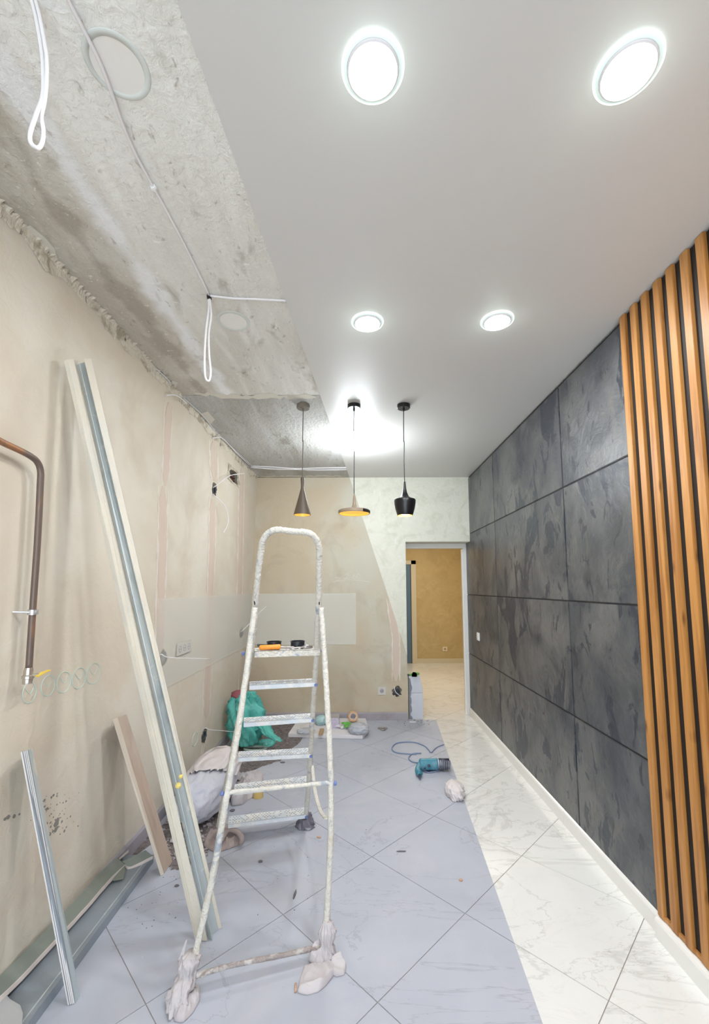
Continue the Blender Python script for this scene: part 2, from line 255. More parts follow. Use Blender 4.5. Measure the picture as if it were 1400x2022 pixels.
# ------------------------------------------------------------------ mesh building
class MB:
    def __init__(s): s.v = []; s.f = []
    def add(s, vs, fs):
        n = len(s.v); s.v += [V(p) for p in vs]; s.f += [tuple(i+n for i in f) for f in fs]; return s
    def box(s, lo, hi):
        x0, y0, z0 = lo; x1, y1, z1 = hi
        return s.add([(x0, y0, z0), (x1, y0, z0), (x1, y1, z0), (x0, y1, z0), (x0, y0, z1), (x1, y0, z1), (x1, y1, z1), (x0, y1, z1)],
                     [(3, 2, 1, 0), (4, 5, 6, 7), (0, 1, 5, 4), (1, 2, 6, 5), (2, 3, 7, 6), (3, 0, 4, 7)])
    def hexa(s, a, b):       # two quads (4 pts each, same order)
        return s.add(list(a)+list(b), [(3, 2, 1, 0), (4, 5, 6, 7), (0, 1, 5, 4), (1, 2, 6, 5), (2, 3, 7, 6), (3, 0, 4, 7)])
    def beam(s, a, b, side, wa, ta, wb_=None, tb=None):   # box beam from a to b; side = width direction hint
        wb_ = wb_ or wa; tb = tb or ta; a = V(a); b = V(b); d = (b-a).normalized(); sd = (side - d*side.dot(d)).normalized(); n = d.cross(sd)
        q = lambda c, w_, t: [c - sd*w_/2 - n*t/2, c + sd*w_/2 - n*t/2, c + sd*w_/2 + n*t/2, c - sd*w_/2 + n*t/2]
        return s.hexa(q(a, wa, ta), q(b, wb_, tb))
    def prism(s, poly, off):  # polygon (3D pts) extruded by offset vector
        n = len(poly); off = V(off); p = [V(q) for q in poly]
        return s.add(p + [q+off for q in p], [tuple(range(n))[::-1], tuple(range(n, 2*n))] + [(i, (i+1) % n, n+(i+1) % n, n+i) for i in range(n)])
    def tube(s, pts, r, n=8, jit=0, cap=True, flat=1.0, hint=None):
        pts = [V(p) for p in pts]; N_ = len(pts); rs = r if isinstance(r, (list, tuple)) else [r]*N_
        up = V(hint) if hint else V((0.13, 0.21, 0.97)); base = len(s.v); prev = None
        for i, p in enumerate(pts):
            d = (pts[min(i+1, N_-1)] - pts[max(i-1, 0)]).normalized()
            a = prev if prev is not None else up
            a = a - d*a.dot(d)
            if a.length < 1e-4: a = d.orthogonal()
            a.normalize(); prev = a; b = d.cross(a)
            for k in range(n):
                t = 2*math.pi*k/n; rr = rs[i]*(1+jit*(random.random()*2-1))
                s.v.append(p + (a*math.cos(t) + b*math.sin(t)*flat)*rr)
        for i in range(N_-1):
            for k in range(n):
                s.f.append((base+i*n+k, base+i*n+(k+1) % n, base+(i+1)*n+(k+1) % n, base+(i+1)*n+k))
        if cap:
            s.f.append(tuple(base+k for k in range(n))[::-1]); s.f.append(tuple(base+(N_-1)*n+k for k in range(n)))
        return s
    def lathe(s, prof, c, n=40, axis=(0, 0, 1), closed=False):
        ax = V(axis).normalized(); a = ax.orthogonal().normalized(); b = ax.cross(a); c = V(c); base = len(s.v); m_ = len(prof)
        for r, z in prof:
            for k in range(n):
                t = 2*math.pi*k/n; s.v.append(c + ax*z + (a*math.cos(t)+b*math.sin(t))*r)
        for i in range(m_-1):
            for k in range(n):
                s.f.append((base+i*n+k, base+i*n+(k+1) % n, base+(i+1)*n+(k+1) % n, base+(i+1)*n+k))
        if closed:
            for k in range(n):
                s.f.append((base+(m_-1)*n+k, base+(m_-1)*n+(k+1) % n, base+(k+1) % n, base+k))
        else:
            if prof[0][0] > 0: s.f.append(tuple(base+k for k in range(n))[::-1])
            if prof[-1][0] > 0: s.f.append(tuple(base+(m_-1)*n+k for k in range(n)))
        return s
def smooth_path(pts, k=6):
    pts = [V(p) for p in pts]; out = []
    for i in range(len(pts)-1):
        p0 = pts[max(i-1, 0)]; p1 = pts[i]; p2 = pts[i+1]; p3 = pts[min(i+2, len(pts)-1)]
        for j in range(k):
            t = j/k; out.append(.5*((2*p1)+(p2-p0)*t+(2*p0-5*p1+4*p2-p3)*t*t+(3*p1-p0-3*p2+p3)*t**3))
    out.append(pts[-1]); return out
def obj(name, mb, m, parent=None, smooth=False, bevel=0, label=None, kind=None, auto=None):
    me = bpy.data.meshes.new(name); off = parent_off(parent)
    me.from_pydata([tuple(p-off) for p in mb.v], [], mb.f); me.update()
    bm = bmesh.new(); bm.from_mesh(me); bmesh.ops.recalc_face_normals(bm, faces=bm.faces)
    if bevel:
        bmesh.ops.bevel(bm, geom=[e for e in bm.edges if len(e.link_faces) == 2 and e.calc_face_angle(0) > .6], offset=bevel, segments=2, affect='EDGES', clamp_overlap=True)
    bm.to_mesh(me); bm.free()
    me.materials.append(M[m] if isinstance(m, str) else m)
    if smooth:
        me.polygons.foreach_set('use_smooth', [True]*len(me.polygons))
        if auto: me.set_sharp_from_angle(angle=auto)
    o = bpy.data.objects.new(name, me); COL.objects.link(o)
    if parent: o.parent = parent
    if label: o['label'] = label
    if kind: o['kind'] = kind
    return o
def parent_off(p):
    o = V((0, 0, 0))
    while p is not None: o += p.location; p = p.parent
    return o
def thing(name, label, cat, loc=(0, 0, 0), group=None):
    o = bpy.data.objects.new(name, None); COL.objects.link(o); o.location = loc; o.empty_display_size = .1
    o['label'] = label; o['category'] = cat
    if group: o['group'] = group
    return o
def tag(o, label, cat, group=None):
    o['label'] = label; o['category'] = cat
    if group: o['group'] = group
    return o
def struct(name, mb, m, parent=None, **k): return obj(name, mb, m, parent, kind=None if parent else 'structure', **k)
def clip(poly, p, n):      # keep the side where (q-p).n >= 0, 2D
    out = []
    for i in range(len(poly)):
        a = poly[i]; b = poly[(i+1) % len(poly)]; da = (a[0]-p[0])*n[0]+(a[1]-p[1])*n[1]; db = (b[0]-p[0])*n[0]+(b[1]-p[1])*n[1]
        if da >= 0: out.append(a)
        if (da > 0 > db) or (da < 0 < db):
            t = da/(da-db); out.append((a[0]+(b[0]-a[0])*t, a[1]+(b[1]-a[1])*t))
    return out
def area2(p): return abs(sum(p[i][0]*p[(i+1) % len(p)][1]-p[(i+1) % len(p)][0]*p[i][1] for i in range(len(p))))/2 if len(p) > 2 else 0

# ================================================================== SETTING
# floor slab of grout with tiles laid diagonally; the strip right of the cut is finished and clean, the rest is under dust
floor = struct('floor', MB().box((XL-.3, Y0-.2, -.10), (2.35, 8.6, -.0025)), 'grout')
A0 = V((1.202, 0)); c0 = fl(1202, 1976); c1 = fl(918, 1799); c2 = fl(1028, 1688)
TS = ((c1-c0).length + (c2-c1).length)/2
ang = math.atan2((c2-c1).y, (c2-c1).x)
e1 = V((math.cos(ang), math.sin(ang), 0)); e2 = V((-math.sin(ang), math.cos(ang), 0))
org = c0
sp0 = fl(1072, 2022); sp1 = fl(876, 1464); sd = (sp1-sp0).normalized(); spn = (sd.y, -sd.x)   # normal towards the finished side
g = .0017
def tiles(rect, split, mats):
    x0, y0, x1, y1 = rect
    for i in range(-12, 22):
        for j in range(-12, 22):
            q = [org + e1*((i+a)*TS + (g if a == 0 else -g)) + e2*((j+b)*TS + (g if b == 0 else -g)) for a, b in ((0, 0), (1, 0), (1, 1), (0, 1))]
            q = [(p.x, p.y) for p in q]
            for P_, N_ in (((x0, 0), (1, 0)), ((x1, 0), (-1, 0)), ((0, y0), (0, 1)), ((0, y1), (0, -1))):
                q = clip(q, P_, N_)
                if len(q) < 3: break
            if area2(q) < .0004: continue
            sides = [(q, mats[1], 1)] if not split else [(clip(q, (sp0.x, sp0.y), spn), mats[1], 1), (clip(q, (sp0.x, sp0.y), (-spn[0], -spn[1])), mats[0], 0)]
            for pl, mt, clean in sides:
                if area2(pl) < .0002: continue
                cx = sum(p[0] for p in pl)/len(pl); cy = sum(p[1] for p in pl)/len(pl)
                mb = MB().prism([(p[0], p[1], -.012) for p in pl], (0, 0, .012))
                obj('tile', mb, mt, floor, label=('polished white marble tile' if clean else 'marble tile under grey dust') if split else None)
tiles((XL-TILT, Y0, XR, D), True, ('dusty', 'marble'))
tiles((.512, D, 2.3, 8.28), False, ('dusty', 'marble'))

# back wall around the passage, raw plaster on the left
OX, OZ = 0.512, 1.955      # passage left edge, height
def hwall(mb, ax, c, u0_, u1_, v0, v1, holes, back):
    us = sorted(set([u0_, u1_]+[h[0] for h in holes]+[h[1] for h in holes])); vs = sorted(set([v0, v1]+[h[2] for h in holes]+[h[3] for h in holes]))
    P = (lambda a, b, o=0: V((c+o-TILT*(1-b/H), a, b))) if ax == 0 else (lambda a, b, o=0: V((a, c+o, b)))
    for i in range(len(us)-1):
        for j in range(len(vs)-1):
            cu_, cv = (us[i]+us[i+1])/2, (vs[j]+vs[j+1])/2
            if any(h[0] < cu_ < h[1] and h[2] < cv < h[3] for h in holes): continue
            mb.add([P(us[i], vs[j]), P(us[i+1], vs[j]), P(us[i+1], vs[j+1]), P(us[i], vs[j+1])], [(0, 1, 2, 3)])
    for h in holes:
        dp = h[4]
        a = [P(h[0], h[2]), P(h[1], h[2]), P(h[1], h[3]), P(h[0], h[3])]; b = [P(h[0], h[2], dp), P(h[1], h[2], dp), P(h[1], h[3], dp), P(h[0], h[3], dp)]
        mb.add(a+b, [(0, 1, 5, 4), (1, 2, 6, 5), (2, 3, 7, 6), (3, 0, 4, 7), (4, 5, 6, 7)])
    # outer back and rim so that the wall has thickness
    o = [P(u0_, v0, back), P(u1_, v0, back), P(u1_, v1, back), P(u0_, v1, back)]; i_ = [P(u0_, v0), P(u1_, v0), P(u1_, v1), P(u0_, v1)]
    mb.add(o+i_, [(0, 1, 2, 3), (0, 1, 5, 4), (1, 2, 6, 5), (2, 3, 7, 6), (3, 0, 4, 7)])
    return mb
def boxhole(p, ax, r=.036, dp=.045):
    a = p.y if ax == 0 else p.x
    return (a-r, a+r, p.z-r, p.z+r, -dp if ax == 0 else dp)
# holes in the left wall: three junction boxes and the chiselled brick hole
jl = [wl(423, 967), wl(476, 1250), wl(321, 1300), wl(403, 1452)]
bh0, bh1 = wl(452, 912), wl(471, 966)
holesL = [boxhole(p, 0) for p in jl] + [(bh0.y, bh1.y, min(bh0.z, bh1.z)+.02, max(bh0.z, bh1.z)-.02, -.06)]
wallL = struct('wall_left', hwall(MB(), 0, XL, Y0, D+.0, 0, H, holesL, -.2), 'plaster')
jb = wb(784, 1365)
wallB = struct('wall_back', hwall(MB(), 1, D, XL-.28, OX, 0, H, [boxhole(jb, 1)], YC-D), 'plaster_back')
# lintel over the passage and finished skim coat over the right part of the back wall
struct('wall_back_lintel', MB().box((OX, D, OZ), (XR, YC, H)), 'plaster_back')
k0 = wb(690, 942); k1 = wb(806, 1300)
def lx(z): return k0.x + (k1.x-k0.x)*(k0.z-z)/(k0.z-k1.z)
zt = H-.004
sk = MB().prism([(lx(zt), D-.004, zt), (XR-.012, D-.004, zt), (XR-.012, D-.004, OZ), (OX, D-.004, OZ), (OX, D-.004, .69), (lx(.69), D-.004, .69)], (0, .0038, 0))
struct('trim_1', sk, 'skim', label='smooth ivory plaster skim cut off diagonally over the raw wall')
# soffit and reveal lining of the passage
struct('trim_2', MB().box((OX+.001, D, OZ-.004), (XR-.014, YC-.05, OZ-.0005)), 'skim', label='ivory plastered soffit of the passage')
struct('wall_right', MB().box((XR+.002, Y0-.2, -.0), (XR+.2, YC, H)), 'wallblack')
wf = MB().box((XL-.28, Y0-.2, 0), (-1.12, Y0, H)); wf.box((1.18, Y0-.2, 0), (XR+.2, Y0, H)); wf.box((-1.12, Y0-.2, 2.62), (1.18, Y0, H))
struct('wall_front', wf, 'skim')
wfr = struct('window_1', MB().box((-1.12, Y0-.12, 0), (-1.07, Y0-.06, 2.62)).box((1.13, Y0-.12, 0), (1.18, Y0-.06, 2.62)).box((-1.07, Y0-.12, 2.57), (1.13, Y0-.06, 2.62)).box((-1.07, Y0-.12, 0), (1.13, Y0-.06, .05)), 'frame')  # unseen window, added to bring daylight into the room
obj('mullion', MB().box((0, Y0-.11, .05), (.05, Y0-.07, 2.57)), 'frame', wfr)
# ceilings
YJ = ce(500, 780, H+.005).y
cl_o = struct('ceiling', MB().box((XL-.28, Y0-.2, H+.005), (XR+.2, YJ, H+.15)), 'concrete')
obj('slab', MB().box((XL-.28, YJ+.004, H+.004), (XR+.2, YC, H+.15)), 'concrete_far', cl_o, label='darker dirtier far concrete slab')
a_ = ce(350, 0); b_ = ce(690, 942)
def cx(y): return a_.x + (b_.x-a_.x)*(y-a_.y)/(b_.y-a_.y)
struct('ceiling_panel', MB().prism([(cx(Y0), Y0, H), (XR-.006, Y0, H), (XR-.006, D-.001, H), (cx(D), D-.001, H)], (0, 0, .0045)), 'ceil', label='matt white stretch ceiling cut off diagonally against raw concrete')
# slab joint: a pale ragged line across the concrete ceiling and a drop in colour beyond
def ragged_strip(path, w_, nrm, m, name, label=None, kind='structure', th=.0025, amp=.5, side=V((0, 0, 1)), seed=0, parent=None, step=.03):
    """A ragged flat smear along a path on a surface with normal nrm."""
    rnd = random.Random(seed); pts = []
    path = [V(p) for p in path]
    for i in range(len(path)-1):
        n = max(1, int((path[i+1]-path[i]).length/step))
        for k in range(n): pts.append(path[i].lerp(path[i+1], k/n))
    pts.append(path[-1]); up = []; dn = []
    for i, p in enumerate(pts):
        ww = w_[0]+(w_[1]-w_[0])*i/(len(pts)-1) if isinstance(w_, tuple) else w_
        e = min(1, (i+.3)/2, (len(pts)-.7-i)/2)
        up.append(p+side*ww/2*e*(1+amp*(rnd.random()*2-1))); dn.append(p-side*ww/2*e*(1+amp*(rnd.random()*2-1)))
    mb = MB(); n = len(pts); nv = V(nrm)*th; vs = []
    for i in range(n): vs += [up[i], dn[i], up[i]+nv, dn[i]+nv]
    fs = []
    for i in range(n-1):
        a = 4*i; b = a+4
        fs += [(a+2, a+3, b+3, b+2), (a, a+2, b+2, b), (a+1, b+1, b+3, a+3)]
    fs += [(0, 1, 3, 2), (4*n-4, 4*n-2, 4*n-1, 4*n-3)]
    mb.add(vs, fs); o = obj(name, mb, m, parent)
    if parent is None: o['kind'] = kind
    if label: o['label'] = label
    return o
ZC = H+.005
PU = dict(nrm=(0, 0, -1), side=V((0, 1, 0)))
ceilo = bpy.data.objects['ceiling']
ragged_strip([ce(385, 777, ZC), ce(470, 783, ZC), ce(560, 782, ZC), ce(624, 784, ZC)], .05, (0, 0, -1), 'putty', 'plaster_smear', amp=.9, side=V((0, 1, 0)), parent=ceilo, seed=3, th=.002)
for i, (u, v, r) in enumerate([(232, 131, .074), (461, 634, .077)]):  # pale ghosts of the finished ceiling's downlights, drawn as flat discs
    p = ce(u, v, ZC)
    mb = MB().lathe([(r, -.001), (r*.8, -.004), (r*.8, -.001)], p, 40)
    t = thing('plaster_disc', ['faint pale round mark on concrete ceiling beside the near cable', 'faint pale round mark on concrete ceiling beside the far cable loop'][i], 'ceiling mark', p, )
    obj('ring', MB().lathe([(r, 0), (r*.98, -.0016), (r*.80, -.0022), (r*.80, 0)], p, 48), 'ghostring', t, smooth=True)
    obj('disc', MB().lathe([(r*.80, 0), (r*.80, -.0012)], p, 48), 'ghostdisc', t)

# slate panels on the right wall, separated by grooves
zs = [.012, .686, 1.352, 2.040, H-.016]; ys = [Y0, -.12, 1.22, 2.552, 3.885, YC-.002]
wr_o = bpy.data.objects['wall_right']
for i in range(len(ys)-1):
    for j in range(4):
        obj('panel', MB().box((XR-.012, ys[i]+.004, zs[j]+.004), (XR+.002, ys[i+1]-.004, zs[j+1]-.004)), 'slate', wr_o, bevel=.003)
obj('joint_backing', MB().box((XR-.006, Y0, .01), (XR+.0019, YC-.002, H-.016)), 'groove', wr_o)
# slatted wood screen
SW, SD, SPI, SY = .0365, .0165, .0757, 1.891
scr = thing('slatted_screen', 'row of oiled pine battens running floor to ceiling on the dark slate wall', 'wall cladding', (XR-.012, 1.0, .1))
obj('backing', MB().box((XR-.0145, SY-25.5*SPI, .085), (XR-.0122, SY-.004, H-.006)), 'backing', scr, label='black backing behind the battens')  # black sheet over the slate paints shade into the gaps
for k in range(26):
    y1 = SY-k*SPI + random.uniform(-.001, .001)
    obj('slat', MB().box((XR-.012-SD, y1-SW, .085), (XR-.012, y1, H-.003)), 'wood', scr, bevel=.0012)
    if k < 25:
        obj('spacer', MB().box((XR-.012-.013, y1-SPI, .085), (XR-.0148, y1-SW, .10)), 'wood', scr)
# skirting right
bx = XR-.012
def skirt(name, y0, y1, th, h, m='basewhite'):
    return struct(name, MB().prism([(bx, y0, 0), (bx-th, y0, 0), (bx-th, y0, h-.012), (bx-th*.55, y0, h-.002), (bx, y0, h)], (0, y1-y0, 0)), m)
bb = struct('baseboard_right', MB().box((bx-.001, Y0, 0), (bx, YC-.06, .07)), 'basewhite')
segs = [(YC-.062, 2.725, .014), (2.721, 1.892, .014), (1.889, .45, .033), (.446, Y0, .033)]
for a, b, th in segs:
    obj('skirting_board', MB().prism([(bx-.0012, b, 0), (bx-th, b, 0), (bx-th, b, .068), (bx-th+.004, b, .078), (bx-.0012, b, .082)], (0, a-b, 0)), 'basewhite', bb)
# skirting left and back, dusty
struct('baseboard_left', MB().prism([(wx(0), Y0, 0), (wx(0)+.015, Y0, 0), (wx(0)+.015, Y0, .066), (wx(0)+.008, Y0, .08), (wx(0)+.001, Y0, .08)], (0, D-Y0-.012, 0)), 'basedust')
struct('baseboard_back', MB().prism([(wx(0)+.003, D, 0), (wx(0)+.003, D-.014, 0), (wx(0)+.003, D-.014, .072), (wx(0)+.003, D-.006, .085), (wx(0)+.003, D, .085)], (OX-wx(0)-.005, 0, 0)), 'basedust')

# passage: door frame at the end of the thick wall, hall beyond
fy0, fy1 = YC-.05, YC+.01
dfr = struct('door_1', MB().box((OX+.001, fy0, 1.893), (XR-.001, fy1, OZ-.006)).box((XR-.050, fy0, 0), (XR-.001, fy1, 1.893)).box((OX+.001, fy0, 0), (OX+.014, fy1, 1.893)), 'frame', bevel=.002)
obj('frame_stop', MB().box((XR-.062, fy0+.02, 0), (XR-.0495, fy1, 1.88)), 'frame', dfr)
lp = aty(807.5, 1119, fy0-.003)
obj('hinge', MB().box((OX+.002, fy0-.012, lp.z-.035), (OX+.022, fy0-.001, lp.z+.04)), 'black', dfr, label='black door hinge')
hy = 8.28
struct('wall_hall_back', MB().box((-.6, hy, 0), (2.5, hy+.15, H)), 'hallwall')
struct('wall_hall_right', MB().box((2.3, YC, 0), (2.45, hy, H)), 'hallwall')
struct('wall_hall_left', MB().box((OX-.15-.0, YC, 0), (OX-.01, hy, H)), 'hallwall')
struct('wall_hall_front', MB().box((XR+.0, YC+.001, 0), (2.3, YC+.02, H)), 'hallwall')
struct('ceiling_hall', MB().box((-.6, YC, H+.005), (2.45, hy+.15, H+.1)), 'ceil')
hr = aty(822, 1200, hy).x
struct('baseboard_hall', MB().box((hr, hy-.014, 0), (2.3, hy, .085)), 'framecream')
dz = aty(815, 1107, hy).z
hd = struct('door_2', MB().box((hr-.095, hy-.03, 0), (hr, hy-.0, dz)).box((OX-.01, hy-.03, dz-.075), (hr, hy, dz)), 'framecream', bevel=.003)
obj('door_leaf', MB().box((OX-.01, hy-.012, .005), (hr-.105, hy-.001, dz-.078)), 'bluedoor', hd)
obj('door_gap', MB().box((hr-.105, hy-.006, .0), (hr-.0955, hy-.001, dz-.078)), 'darkgap', hd)

# ================================================================== SMALL FIXTURES ON WALLS
def plate(name, p, ax, w_, h_, m, label, cat, proud=.008, sgn=-1):
    t = thing(name, label, cat, p)
    if ax == 0: lo = (p.x, p.y-w_/2, p.z-h_/2); hi = (p.x+sgn*proud, p.y+w_/2, p.z+h_/2)
    else: lo = (p.x-w_/2, p.y, p.z-h_/2); hi = (p.x+w_/2, p.y+sgn*proud, p.z+h_/2)
    lo, hi = [min(a, b) for a, b in zip(lo, hi)], [max(a, b) for a, b in zip(lo, hi)]
    obj('plate', MB().box(lo, hi), m, t, bevel=.002); return t
p = wr(945, 1257, .012); t = plate('light_switch', p, 0, .083, .083, 'white', 'white double light switch on the dark slate wall near the doorway', 'light switch')
for s in (-1, 1): obj('rocker', MB().box((p.x-.011, p.y+s*.018-.0165, p.z-.032), (p.x-.0075, p.y+s*.018+.0165, p.z+.032)), 'white', t, bevel=.001)
def socket_face(t, p, ax, m1, m2, sg=-1):
    axis = (sg, 0, 0) if ax == 0 else (0, sg, 0)
    obj('socket_well', MB().lathe([(.022, .0075), (.022, .0095), (.019, .0095), (.017, .0085), (.0001, .0085)], p, 24, axis), m2, t)
    for s in (-1, 1):
        q = V(p) + V(axis)*.0086 + (V((0, s*.009, 0)) if ax == 0 else V((s*.009, 0, 0)))
        obj('pin_hole', MB().lathe([(.003, 0), (.003, .0008)], q, 10, axis), 'darkgap', t)
p = aty(878.5, 1281.5, hy); t = plate('wall_socket', p, 1, .088, .082, 'cream', 'cream wall socket on the ochre hall wall beyond the doorway', 'socket'); socket_face(t, p, 1, 'cream', 'cardbrown')
p = wb(754, 1364); t = plate('wall_socket', p, 1, .088, .086, 'socketghost', 'pale dusty wall socket low on the raw back wall', 'socket', .006); socket_face(t, p - V((0, -.002, 0)), 1, 'white', 'basedust')
p = wl(363, 1279, .006)
t = plate('triple_socket', p, 0, .24, .082, 'socketghost', 'pale triple socket on the splashback of the left wall', 'socket', .006, 1)
for s in (-1, 0, 1): socket_face(t, p + V((-.003, s*.074, 0)), 0, 'white', 'basedust', 1)
# splashback: translucent panels along the corner
sz1 = wb(600, 1172).z; sz0 = wb(600, 1273).z; sy0 = wl(311, 1200).y; sx1 = wb(703, 1200).x
t = thing('splashback', 'translucent pale splashback panels wrapping the left corner of the raw walls', 'splashback', (XL, D, sz0))
xa, xb = wx(sz0), wx(sz1)
obj('panel', MB().hexa([V((xa+.001, sy0, sz0)), V((xa+.006, sy0, sz0)), V((xb+.006, sy0, sz1)), V((xb+.001, sy0, sz1))], [V((xa+.001, D-.002, sz0)), V((xa+.006, D-.002, sz0)), V((xb+.006, D-.002, sz1)), V((xb+.001, D-.002, sz1))]), 'splash', t)
for a, b in ((XL-.022, -.46), (-.458, sx1)): obj('panel', MB().box((a, D-.006, sz0), (b, D-.001, sz1)), 'splash', t)

# junction boxes set into the wall holes
def junction(p, ax, label, ntail):
    t = thing('junction_box', label, 'junction box', p)
    axis = V((1, 0, 0)) if ax == 0 else V((0, -1, 0)); c = p - axis*.04
    obj('cup', MB().lathe([(.030, 0), (.034, .002), (.034, .044), (.029, .044), (.027, .008), (.0001, .008)], c, 24, axis), 'junction', t, smooth=True, auto=.6)
    rnd = random.Random(int(abs(p.y)*1000)); poly_o = []; poly_i = []; a = axis.orthogonal().normalized(); b = axis.cross(a)
    for k in range(22):
        th = 2*math.pi*k/22; poly_o.append(p + (a*math.cos(th)+b*math.sin(th))*(.044*(1+rnd.uniform(-.1, .45)))); poly_i.append(p + (a*math.cos(th)+b*math.sin(th))*.0335)
    mb = MB(); n = 22; vs = [q+axis*.0002 for q in poly_o] + [q+axis*.0035 for q in poly_o] + [q+axis*.0035 for q in poly_i] + [q-axis*.01 for q in poly_i]
    mb.add(vs, [(i+n*r, (i+1) % n+n*r, (i+1) % n+n*(r+1), i+n*(r+1)) for r in range(3) for i in range(n)])
    obj('mortar_ring', mb, 'holedark', t)
    return t
jlab = ['dark junction box high on the left wall with two loose white wires', 'dark junction box on the left wall level with the ladder platform', 'dark junction box half hidden behind the long leaning battens', 'dark junction box low on the left wall above the white sack']
for q, s in zip(jl, jlab): junction(q, 0, s, 1)
junction(jb, 1, 'dark round junction box low on the raw back wall beside the doorway', 1)
# brick hole dressing
XH = wx((bh0.z+bh1.z)/2)
t = thing('chiselled_hole', 'rough chiselled hole showing red brick high on the left wall near the corner', 'wall hole', V((XL, (bh0.y+bh1.y)/2, bh1.z)))
rnd = random.Random(5); ya, yb, za, zb = bh0.y, bh1.y, min(bh0.z, bh1.z)+.02, max(bh0.z, bh1.z)-.02
for k in range(4):
    zz = za+(zb-za)*k/4
    obj('brick', MB().box((XH-.058, ya+.01*rnd.random(), zz+.008), (XH-.03-.015*rnd.random(), yb-.01*rnd.random(), zz+(zb-za)/4-.004)), 'brick' if k in (1, 2) else 'holedark', t, bevel=.004)
outl = []; inn = []
per = [(ya, za), (ya, za+(zb-za)*.33), (ya, za+(zb-za)*.66), (ya, zb), ((ya+yb)/2, zb), (yb, zb), (yb, za+(zb-za)*.66), (yb, za+(zb-za)*.33), (yb, za), ((ya+yb)/2, za)]
n = len(per); cyy, czz = (ya+yb)/2, (za+zb)/2
vs = []
for (a, b) in per: vs.append(V((XH+.0005, a+(a-cyy)*.45*rnd.random(), b+(b-czz)*.25*rnd.random())))
for (a, b) in per: vs.append(V((XH+.006, a+(a-cyy)*.1, b+(b-czz)*.06)))
for (a, b) in per: vs.append(V((XH-.005, a-(a-cyy)*(.15+.6*rnd.random()), b-(b-czz)*(.05+.3*rnd.random()))))
obj('broken_rim', MB().add(vs, [(i+n*r, (i+1) % n+n*r, (i+1) % n+n*(r+1), i+n*(r+1)) for r in range(2) for i in range(n)]), 'crust', t)

# wires
def cable(name, pts, r, m, label, cat='cable', group=None, k=6, n=6, parent=None):
    o = obj(name, MB().tube(smooth_path(pts, k), r, n), m, parent, smooth=True)
    if parent is None: tag(o, label, cat, group)
    return o
def wlp(*q): return [wl(u, v, o) for u, v, o in q]
j = jl[0]
cable('loose_wire', [j+V((-.03, 0, .01))] + wlp((424, 961, .02), (437, 951, .05), (452, 940, .07), (470, 936, .08), (483, 935, .085)), .0035, 'cable', 'white wire rising right from the upper junction box', 'wire')
cable('loose_wire', [j+V((-.03, 0, -.01))] + wlp((424, 979, .02), (434, 988, .05), (446, 1004, .07), (451, 1025, .08), (448, 1040, .08), (441, 1052, .075)), .0035, 'cable', 'white wire drooping from the upper junction box', 'wire')
cable('loose_wire', [jl[1]+V((-.03, 0, 0))] + wlp((479, 1245, .03), (495, 1229, .10), (512, 1210, .16), (527, 1197, .2)), .0035, 'cable', 'white wire sticking up from the junction box behind the ladder', 'wire')
cable('loose_wire', [jl[2]+V((-.03, 0, 0))] + wlp((318, 1292, .02), (332, 1298, .05), (370, 1300, .09), (413, 1301, .12)), .003, 'cable', 'white wire pointing right from the box behind the long battens', 'wire')
cable('loose_wire', [jl[3]+V((-.03, 0, 0))] + wlp((404, 1438, .02), (415, 1441, .05), (440, 1443, .10), (466, 1445, .15), (490, 1444, .2)), .003, 'cable', 'white wire reaching from the low junction box toward the ladder', 'wire')
cable('loose_wire', [jb+V((0, .03, .02)), wb(779, 1356, .01), wb(781, 1366, .03), wb(789, 1373, .03)], .0035, 'cable', 'short white wire stub in the back wall junction box', 'wire')

# ceiling cables
zc = ZC-.008
cable('ceiling_cable', [ce(100, -80, zc), ce(135, 0, zc), ce(172, 72, zc), ce(200, 130, zc), ce(222, 188, zc), ce(240, 240, zc), ce(268, 305, zc), ce(303, 370, zc), ce(325, 410, zc), ce(365, 485, zc), ce(413, 583, zc)], .0045, 'cable', 'white cable running away along the bare concrete ceiling')
q = ce(303, 370, zc); tg = obj('cable_clip', MB().lathe([(.008, -.006), (.010, 0), (.008, .007)], q, 10, (0, 1, .1)), 'white'); tag(tg, 'small white clip on the long ceiling cable', 'cable clip')
cable('ceiling_cable', [ce(415, 584, zc), ce(460, 589, zc), ce(510, 591, zc), ce(564, 594, zc)], .0048, 'cable', 'white cable crossing the concrete ceiling to the white ceiling edge')
c_ = ce(413, 586, zc)
yl = c_.y
def aY(u, v, dy=0): return aty(u, v, yl+dy)
cable('cable_loop', [aY(414, 585), aY(415, 597), aY(417, 622, .01), aY(412, 660, .015), aY(413, 700, .015), aY(416, 735, .012), aY(412, 752, 0), aY(405, 742, -.012), aY(404, 700, -.015), aY(407, 650, -.015), aY(412, 612, -.006), aY(412, 597), aY(411, 585)], .0045, 'cable', 'closed white cable loop hanging from the ceiling by black tape', 'cable')
o = obj('black_tape', MB().tube([aY(412.5, 582), aY(413.5, 591)], .010, 10), 'black', bpy.data.objects['cable_loop'], label='black insulating tape')
cable('ceiling_wire', [ce(395, 582, zc+.003), ce(425, 581, zc+.003), ce(460, 580, zc+.003)], .0012, 'greycable', 'thin grey tie wire at the cable joint on the concrete ceiling', 'wire')
Yn = .80
nn = lambda u, v, dy=0: aty(u, v, Yn+dy)
